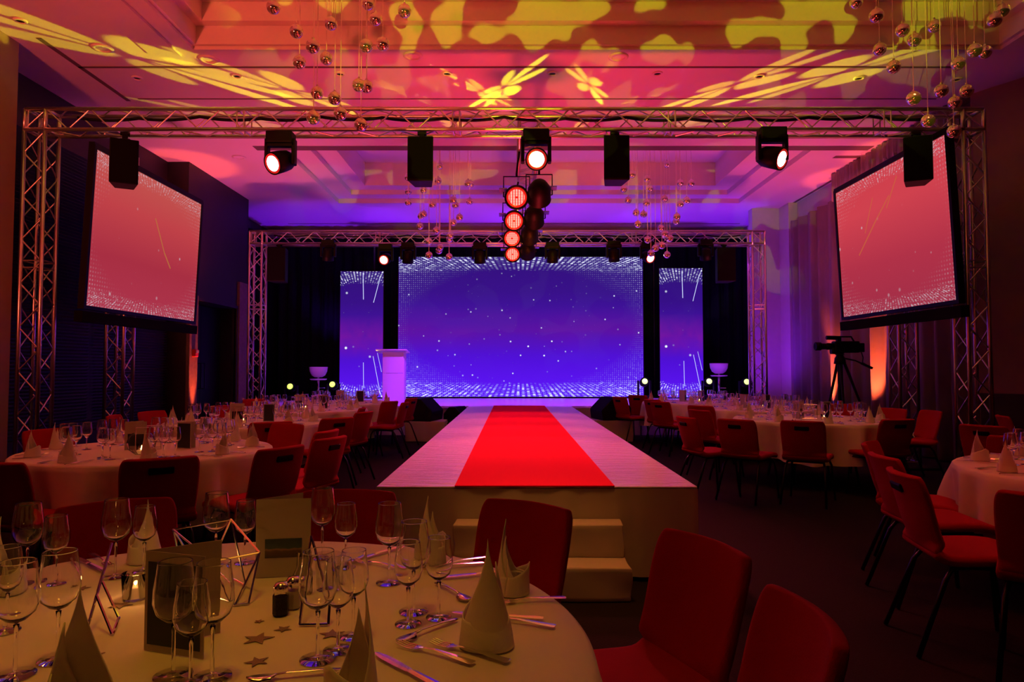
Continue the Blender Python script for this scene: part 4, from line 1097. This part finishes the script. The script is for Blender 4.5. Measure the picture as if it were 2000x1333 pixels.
def flat(bm, pts, th=.0016):
    """pts: (y, half width, z) along a piece of cutlery"""
    rows = [[bm.verts.new((-w_, y, z)), bm.verts.new((0, y, z+th*.6)), bm.verts.new((w_, y, z)), bm.verts.new((0, y, z-th))] for y, w_, z in pts]
    for A, B in zip(rows, rows[1:]):
        for k in range(4): bm.faces.new((A[k], A[(k+1) % 4], B[(k+1) % 4], B[k]))
    bm.faces.new(rows[0][::-1]); bm.faces.new(rows[-1])
def fork_bm():
    bm = nb(); flat(bm, [(-.10, .008, .004), (-.095, .011, .004), (-.06, .009, .006), (0, .004, .010), (.03, .004, .008), (.045, .010, .005), (.055, .013, .004)])
    for k in range(4):
        x = -.0105+k*.007; tube(bm, [(x, .052, .004), (x, .075, .003), (x, .098, .007)], .0018, 5)
    return bm
def knife_bm():
    bm = nb(); flat(bm, [(-.115, .008, .005), (-.10, .010, .006), (-.02, .008, .006), (-.01, .006, .005)], .004)
    flat(bm, [(-.01, .008, .005), (.03, .010, .005), (.08, .010, .005), (.105, .006, .005), (.112, .001, .005)], .001); return bm
def spoon_bm():
    bm = nb(); flat(bm, [(-.09, .008, .004), (-.08, .010, .004), (-.04, .006, .008), (.02, .004, .009), (.04, .006, .007)])
    flat(bm, [(.04, .006, .007), (.05, .016, .003), (.07, .020, .002), (.085, .014, .004), (.095, .003, .007)], .003); return bm
PF = Proto(tag(obj('fork', fork_bm(), 'steel', smooth=False), 'steel fork', 'fork'))
PK = Proto(tag(obj('knife', knife_bm(), 'steel', smooth=False), 'steel knife', 'knife'))
PS = Proto(tag(obj('spoon', spoon_bm(), 'steel', smooth=True), 'steel spoon', 'spoon'))

# ---- far tables: settings generated around each table
def card_stand(p, w_, h_, rz, label, dark, fold=.9):
    r = empty('menu_card', (p[0], p[1], TZ+.002), rz); tag(r, label, 'menu card')
    bm = nb(); box(bm, 0, w_, 0, .0015, 0, h_); c1 = obj('front_page', bm, 'card', r)
    bm = nb(); box(bm, 0, w_, 0, .0015, 0, h_, Matrix.Rotation(fold, 4, 'Z')); obj('back_page', bm, 'card', r)
    if dark is not None:
        x0, x1, z0, z1 = dark
        bm = nb(); box(bm, x0, x1, -.0009, -.0001, z0, z1); obj('printed_panel', bm, 'cardblack', c1)
    return r
def votive(p, label, s=1.0, group=None):
    r = empty('tealight_holder', (p[0], p[1], TZ+.001)); tag(r, label, 'candle', group)
    bm = nb(); lathe(bm, [(0, .001), (.03*s, .001), (.034*s, .07*s), (.032*s, .07*s), (.028*s, .006), (0, .006)], 20); obj('glass_cup', bm, 'glassthin', r, smooth=True)
    bm = nb(); lathe(bm, [(0, .007), (.027*s, .007), (.029*s, .035*s), (0, .035*s)], 20); obj('candle', bm, 'wax', r, smooth=True)
    bm = nb(); lathe(bm, [(0, .036*s), (.004, .04*s), (.005, .046*s), (0, .06*s)], 8); obj('flame', bm, 'flame', r, smooth=True)
    return r
far = [(T2, .87, 9, 'second left table', .3), (T3, .9, 9, 'third left table', .1), (T4, .9, 9, 'fourth left table', .4), (T5, .88, 8, 'rearmost left table', .2),
       (T6, .9, 9, 'right-hand table before the tripod', .35), (T7, .9, 8, 'middle rear right table', .15), (T8, .9, 8, 'rearmost right table', .5), (T9, .9, 9, 'right edge table', .36)]
for ti, (c, rad, ns, nm, ph) in enumerate(far):
    spots = []
    for k in range(ns):
        a = ph+2*PI*k/ns
        x, y = c[0]+(rad-.15)*math.cos(a), c[1]+(rad-.15)*math.sin(a)
        if pix((x, y, TZ))[0] > 2010 or pix((x, y, TZ))[0] < -10: continue
        spots.append((pix((x, y, TZ))[0], x, y, a, k))
    spots.sort()
    for i, (_, x, y, a, k) in enumerate(spots):
        PN[(k+ti) % 3].put((x, y, TZ+.002), a+rg.uniform(-.8, .8)+(PI if k % 2 else 0), 'folded standing napkin, %s on the %s' % (rank(i, len(spots)), nm), 'napkins on the '+nm)
        for gi, (rr, da) in enumerate(((rad-.33, .13), (rad-.40, .02), (rad-.30, -.02+.27))):
            gx_, gy_ = c[0]+rr*math.cos(a+da+.04), c[1]+rr*math.sin(a+da+.04)
            PGF.put((gx_, gy_, TZ+.001), 0, 'clear stemmed wine glass set out on the '+nm, 'wine glasses on the '+nm)
        if ti in (0, 1, 4, 5, 7):
            ct, sn = math.cos(a), math.sin(a)
            for kind, off in ((PF, -.10), (PK, .10), (PF, -.125) if ti in (0, 7) else (PK, .125)):
                fx_, fy_ = x-sn*off, y+ct*off
                kn = 'fork' if kind is PF else 'knife'
                kind.put((fx_, fy_, TZ+.003), a+PI/2, 'polished steel %s beside a napkin on the %s' % (kn, nm), ('forks' if kn == 'fork' else 'knives')+' on the '+nm)
    # centre pieces
    card_stand((c[0]-.16, c[1]-.05), .15, .21, .2+ti*.15, 'cream folded card standing in the middle of the '+nm, (.02, .13, .03, .12))
    card_stand((c[0]+.18, c[1]+.05), .13, .20, -.3+ti*.2, 'dark-printed card standing in the middle of the '+nm, (.008, .122, .008, .192))
    votive((c[0]+.06, c[1]-.22), 'lit tealight glowing in a glass on the '+nm)
    r = empty('wire_cube_ornament', (c[0]-.02, c[1]+.02, TZ+.002), .5+ti); tag(r, 'open metal wire cube ornament on the '+nm, 'ornament')
    bm = nb(); cs = .085
    V8 = [Vector((x_, y_, z_)) for x_ in (-cs, cs) for y_ in (-cs, cs) for z_ in (0.004, 2*cs)]
    for a_ in range(8):
        for b_ in range(a_+1, 8):
            if abs((V8[a_]-V8[b_]).length-2*cs) < .006: tube(bm, [V8[a_], V8[b_]], .003, 5)
    obj('wire_frame', bm, 'steel', r)

# crackled glass globe candle on the second left table
r = empty('candle_bowl', (-2.62, 4.85, TZ+.002)); tag(r, 'round sparkling glass candle bowl on the second left table', 'candle bowl')
bm = nb(); lathe(bm, [(0, .002), (.04, .002), (.085, .04), (.095, .085), (.08, .13), (.06, .15), (.057, .148), (.076, .128), (.091, .085), (.081, .042), (.038, .006), (0, .006)], 24); obj('bowl', bm, 'glassthin', r, smooth=False)
bm = nb(); lathe(bm, [(0, .007), (.03, .007), (.03, .03), (0, .03)], 16); obj('candle', bm, 'wax', r)
bm = nb(); lathe(bm, [(0, .031), (.005, .037), (0, .055)], 8); obj('flame', bm, 'flame', r)

# ================================================================== NEAR TABLE
def TT(px, py): p = PZ(px, py, TZ); return p
ng = 'stemware on the near table'
GL = [(225, 1128, 1, 'in front of the left back red chair'), (281, 1118, 0, 'with a napkin seen through it, left back'), (52, 1140, 1, 'at the left edge, behind the others'), (107, 1145, 0, 'at the left, rim seen against the dark chair'),
      (112, 1290, 1, 'large, above the dark napkin at bottom left'), (29, 1322, 1, 'at the left edge of the picture, near the bottom'), (10, 1235, 0, 'cut by the left edge of the picture'),
      (338, 1322, 1, 'tall, directly in front of the dark menu card'), (372, 1338, 0, 'small, in front of the dark menu card'), (414, 1325, 1, 'right of the dark menu card'),
      (421, 1107, 1, 'behind the wire ornament, left one'), (478, 1101, 0, 'behind the wire ornament, right one'), (629, 1092, 1, 'right of the cream card at the table back'), (675, 1110, 0, 'second right of the cream card at the table back'),
      (760, 1140, 1, 'left of the tall back napkin'), (808, 1197, 1, 'farthest of the trio in the middle'), (797, 1221, 0, 'nearest of the trio in the middle'), (857, 1208, 0, 'right one of the trio, by the spoon'),
      (620, 1290, 1, 'in the middle, near the pepper shaker'), (690, 1245, 0, 'behind the pointed dark napkin, middle'), (660, 1272, 0, 'half hidden by the middle front napkin')]
for px, py, big, lab in GL:
    p = TT(px, py); (PGB if big else PGS).put((p.x, p.y, TZ+.001), random.uniform(0, 3), 'wine glass on the near table, '+lab, ng)
NK = [(952, 1262, 0, 3.2, 1.12, 'large folded napkin at the right front of the near table'), (1000, 1158, 1, 1.2, .95, 'folded napkin just behind the large one, right side'),
      (845, 1102, 2, 2.3, 1.08, 'tall pale napkin at the back of the near table, before the catwalk'), (690, 1388, 0, 5.2, 1.05, 'dark pointed napkin at the bottom middle'),
      (150, 1470, 1, .6, 1.25, 'shadowed napkin cut by the bottom left corner'), (282, 1098, 2, 4.0, 1.0, 'pointed napkin behind the left back glasses'),
      (12, 1160, 1, 1.7, 1.0, 'pointed napkin at the left edge of the near table'), (566, 1082, 2, .3, .98, 'napkin tip showing above the cream card')]
for px, py, k, rz, s, lab in NK:
    p = TT(px, py); o = PN[k].put((p.x, p.y, TZ+.002), rz, lab, 'napkins on the near table'); o.scale = (s, s, s*1.02)
def laid(proto, a, b, label, grp):
    """a: handle end pixel, b: tip pixel"""
    A, B = TT(*a), TT(*b); d = B-A; m = (A+B)/2
    proto.put((m.x, m.y, TZ+.003), math.atan2(d.y, d.x)-PI/2, label, grp)
laid(PF, (925, 1302), (778, 1262), 'steel fork at the front of the near table, left of the two', 'forks on the near table')
laid(PF, (1000, 1300), (838, 1258), 'steel fork at the front of the near table, right of the two', 'forks on the near table')
laid(PS, (872, 1222), (800, 1250), 'steel spoon lying behind the two front forks', 'spoons on the near table')
laid(PS, (862, 1148), (905, 1172), 'steel spoon lying by the trio of glasses', 'spoons on the near table')
laid(PS, (640, 1318), (520, 1330), 'steel spoon at the bottom edge left of the middle napkin', 'spoons on the near table')
laid(PK, (850, 1345), (742, 1287), 'knife with red-lit blade at the bottom right of the near table', 'knives on the near table')
laid(PK, (1060, 1214), (882, 1203), 'knife passing behind the large right napkin', 'knives on the near table')
laid(PF, (1084, 1229), (930, 1210), 'fork pointing to the large right napkin, nearest the cloth edge', 'forks on the near table')
laid(PF, (1080, 1174), (985, 1181), 'fork behind the large napkin at the right table edge', 'forks on the near table')
laid(PK, (955, 1124), (893, 1130), 'knife between the two right-hand napkins', 'knives on the near table')
laid(PF, (938, 1094), (858, 1112), 'fork lying right of the tall back napkin, farther one', 'forks on the near table')
laid(PF, (920, 1106), (850, 1116), 'fork lying right of the tall back napkin, nearer one', 'forks on the near table')
laid(PK, (762, 1078), (690, 1100), 'knife behind the middle back glasses, violet glint', 'knives on the near table')
laid(PK, (150, 1094), (205, 1122), 'dark-looking knife left of the left back glass', 'knives on the near table')
laid(PF, (182, 1088), (212, 1108), 'fork beside the dark-looking knife at the left back', 'forks on the near table')
laid(PF, (765, 1112), (720, 1103), 'fork at the table back beside the violet-glinting knife', 'forks on the near table')
# menu cards
p = TT(281, 1272); q = TT(397, 1290); ang = math.atan2(q.y-p.y, q.x-p.x); w_ = (q-p).length
card_stand((p.x, p.y), w_, .212, ang, 'tall folded menu card with black printed front, near table left', (.008, w_-.009, .014, .19), fold=.95)
p = TT(499, 1131); q = TT(606, 1126); ang = math.atan2(q.y-p.y, q.x-p.x); w_ = (q-p).length
r = card_stand((p.x, p.y), w_, .225, ang, 'cream card with a small landscape picture, back of the near table', (.025, w_-.025, .055, .11), fold=.7)
r2 = [o for o in C.objects if o.parent and o.parent.parent == r and o.name.startswith('printed_panel')][0]
pm = mat('landscape_print', (.1, .12, .16), .6); nt = pm.node_tree; b_ = nt.nodes['Principled BSDF']; tc = nt.nodes.new('ShaderNodeTexCoord'); X_, Y_, Z_ = sep(nt, tc.outputs['Object'])
nz = noise(nt, tc.outputs['Object'], 60, 3); cc = ramp(nt, ((Z_-.055)*18+nz*.25).sat(), [(0, (.03, .02, .01)), (.45, (.12, .07, .04)), (.55, (.30, .18, .10)), (.62, (.05, .10, .10)), (1, (.03, .06, .08))]); nt.links.new(cc, b_.inputs['Base Color'])
r2.data.materials[0] = pm
# shakers, tumbler, tealight
def shaker(px, py, fill, label):
    p = TT(px, py); r = empty('spice_shaker', (p.x, p.y, TZ+.001), .4); tag(r, label, 'shaker')
    bm = nb(); lathe(bm, [(0, .001), (.018, .001), (.0195, .006), (.0195, .05), (.016, .058), (0, .058)], 8); obj('glass_body', bm, 'glassthin', r)
    bm = nb(); lathe(bm, [(0, .003), (.017, .003), (.0175, .046), (0, .046)], 8); obj('contents', bm, fill, r)
    bm = nb(); lathe(bm, [(.017, .058), (.0185, .060), (.0185, .070), (.013, .079), (0, .081)], 16); obj('metal_cap', bm, 'steel', r, smooth=True)
shaker(548, 1203, 'pepper', 'dark-filled pepper shaker with metal cap on the near table')
shaker(572, 1190, 'salt', 'pale salt shaker right behind the pepper shaker')
p = TT(588, 1172); r = empty('glass_bottle', (p.x, p.y, TZ+.001)); tag(r, 'small amber-tinted glass bottle behind the shakers', 'bottle')
bm = nb(); lathe(bm, [(0, .001), (.024, .001), (.026, .01), (.026, .055), (.013, .085), (.011, .12), (.014, .123), (.009, .123), (.009, .088), (.023, .052), (.022, .01), (0, .006)], 20); obj('body', bm, 'glassthin', r, smooth=True)
p = TT(640, 1160); r = empty('tumbler', (p.x, p.y, TZ+.001)); tag(r, 'ribbed glass tumbler holding cutlery beside the bottle', 'tumbler')
bm = nb(); lathe(bm, [(0, .001), (.030, .001), (.038, .105), (.036, .105), (.028, .006), (0, .006)], 12); obj('glass_wall', bm, 'glassthin', r)
p = TT(264, 1172); votive((p.x, p.y), 'lit tealight in a frosted glass behind the dark menu card', 1.0)
l = bpy.data.lights.new('candle_light', 'POINT'); l.energy = .25; l.color = (1, .4, .1); l.shadow_soft_size = .008; o = bpy.data.objects.new('candle_light', l); C.objects.link(o); o.location = (p.x, p.y, TZ+.075)
# wire ornaments
def bars(pts, edges, label, m='steel', r_=.0028, flatw=None):
    base = pts['o']; r = empty('wire_ornament', (base.x, base.y, TZ+.001)); tag(r, label, 'ornament')
    bm = nb()
    for a, b in edges:
        A, B = pts[a]-r.location, pts[b]-r.location; A.z = max(A.z, r_); B.z = max(B.z, r_)
        tube(bm, [A, B], flatw or r_, 6)
    obj('frame', bm, m, r)
pt = dict(a=P(338, 1035, 2.02), b=P(451, 1015, 1.98), c=P(507, 1080, 1.86), d=TT(485, 1183), e=TT(459, 1186), f=P(415, 1098, 1.82), g=P(480, 1145, 1.93), h=TT(362, 1150), k=P(372, 1088, 2.08)); pt['o'] = TT(430, 1150)
bars(pt, ['ab', 'bc', 'cd', 'de', 'fc', 'af', 'bg', 'bf', 'cg', 'ec', 'ge', 'ah', 'hf', 'fe', 'he', 'kg', 'ak', 'kh'], 'geometric wire ornament standing behind the dark menu card')
pt = dict(a=P(218, 1062, 1.78), b=TT(166, 1246), c=P(189, 1165, 1.63), d=TT(219, 1243), e=P(232, 1207, 1.66), f=P(200, 1137, 1.72), g=TT(180, 1230)); pt['o'] = TT(195, 1240)
bars(pt, ['ab', 'cd', 'de', 'ef'], 'slim chrome stand leaning like an easel, left of the tealight', 'chrome', .0035)
pt = dict(a=P(608, 1048, 1.74), b=P(644, 1178, 1.66), c=TT(585, 1225), d=TT(641, 1224), e=P(602, 1068, 1.7)); pt['o'] = TT(612, 1225)
bars(pt, ['ab', 'bd', 'ac', 'cd'], 'slim chrome easel stand in the middle, behind a wine glass', 'chrome', .0035)
# star confetti
def star(px, py, s, rz, label):
    bm = nb(); o_ = [bm.verts.new(((s if k % 2 == 0 else s*.42)*math.cos(PI*k/5), (s if k % 2 == 0 else s*.42)*math.sin(PI*k/5), 0)) for k in range(10)]
    f = bm.faces.new(o_); ex = bmesh.ops.extrude_face_region(bm, geom=[f]); bmesh.ops.translate(bm, verts=[v for v in ex['geom'] if isinstance(v, bmesh.types.BMVert)], vec=(0, 0, .0012))
    o = obj('table_star', bm, 'star'); p = TT(px, py); o.location = (p.x, p.y, TZ+.0015); o.rotation_euler = (0, 0, rz)
    tag(o, label, 'star decoration', 'glitter stars on the near table')
for a in ((504, 1250, .036, .3, 'largest glitter star, in the middle of the near tablecloth'), (502, 1295, .026, .9, 'glitter star nearest the bottom edge'), (506, 1216, .012, .2, 'tiny glitter star below the pepper shaker'),
          (553, 1231, .021, 1.1, 'glitter star between the largest star and the pepper shaker'), (648, 1241, .030, .5, 'glitter star behind the middle front wine glass'), (190, 1281, .015, .7, 'small glitter star above the dark left napkin'),
          (236, 1184, .030, .1, 'glitter star at the foot of the tealight glass'), (160, 1151, .022, .4, 'glitter star left of the leaning chrome stand')):
    star(*a)
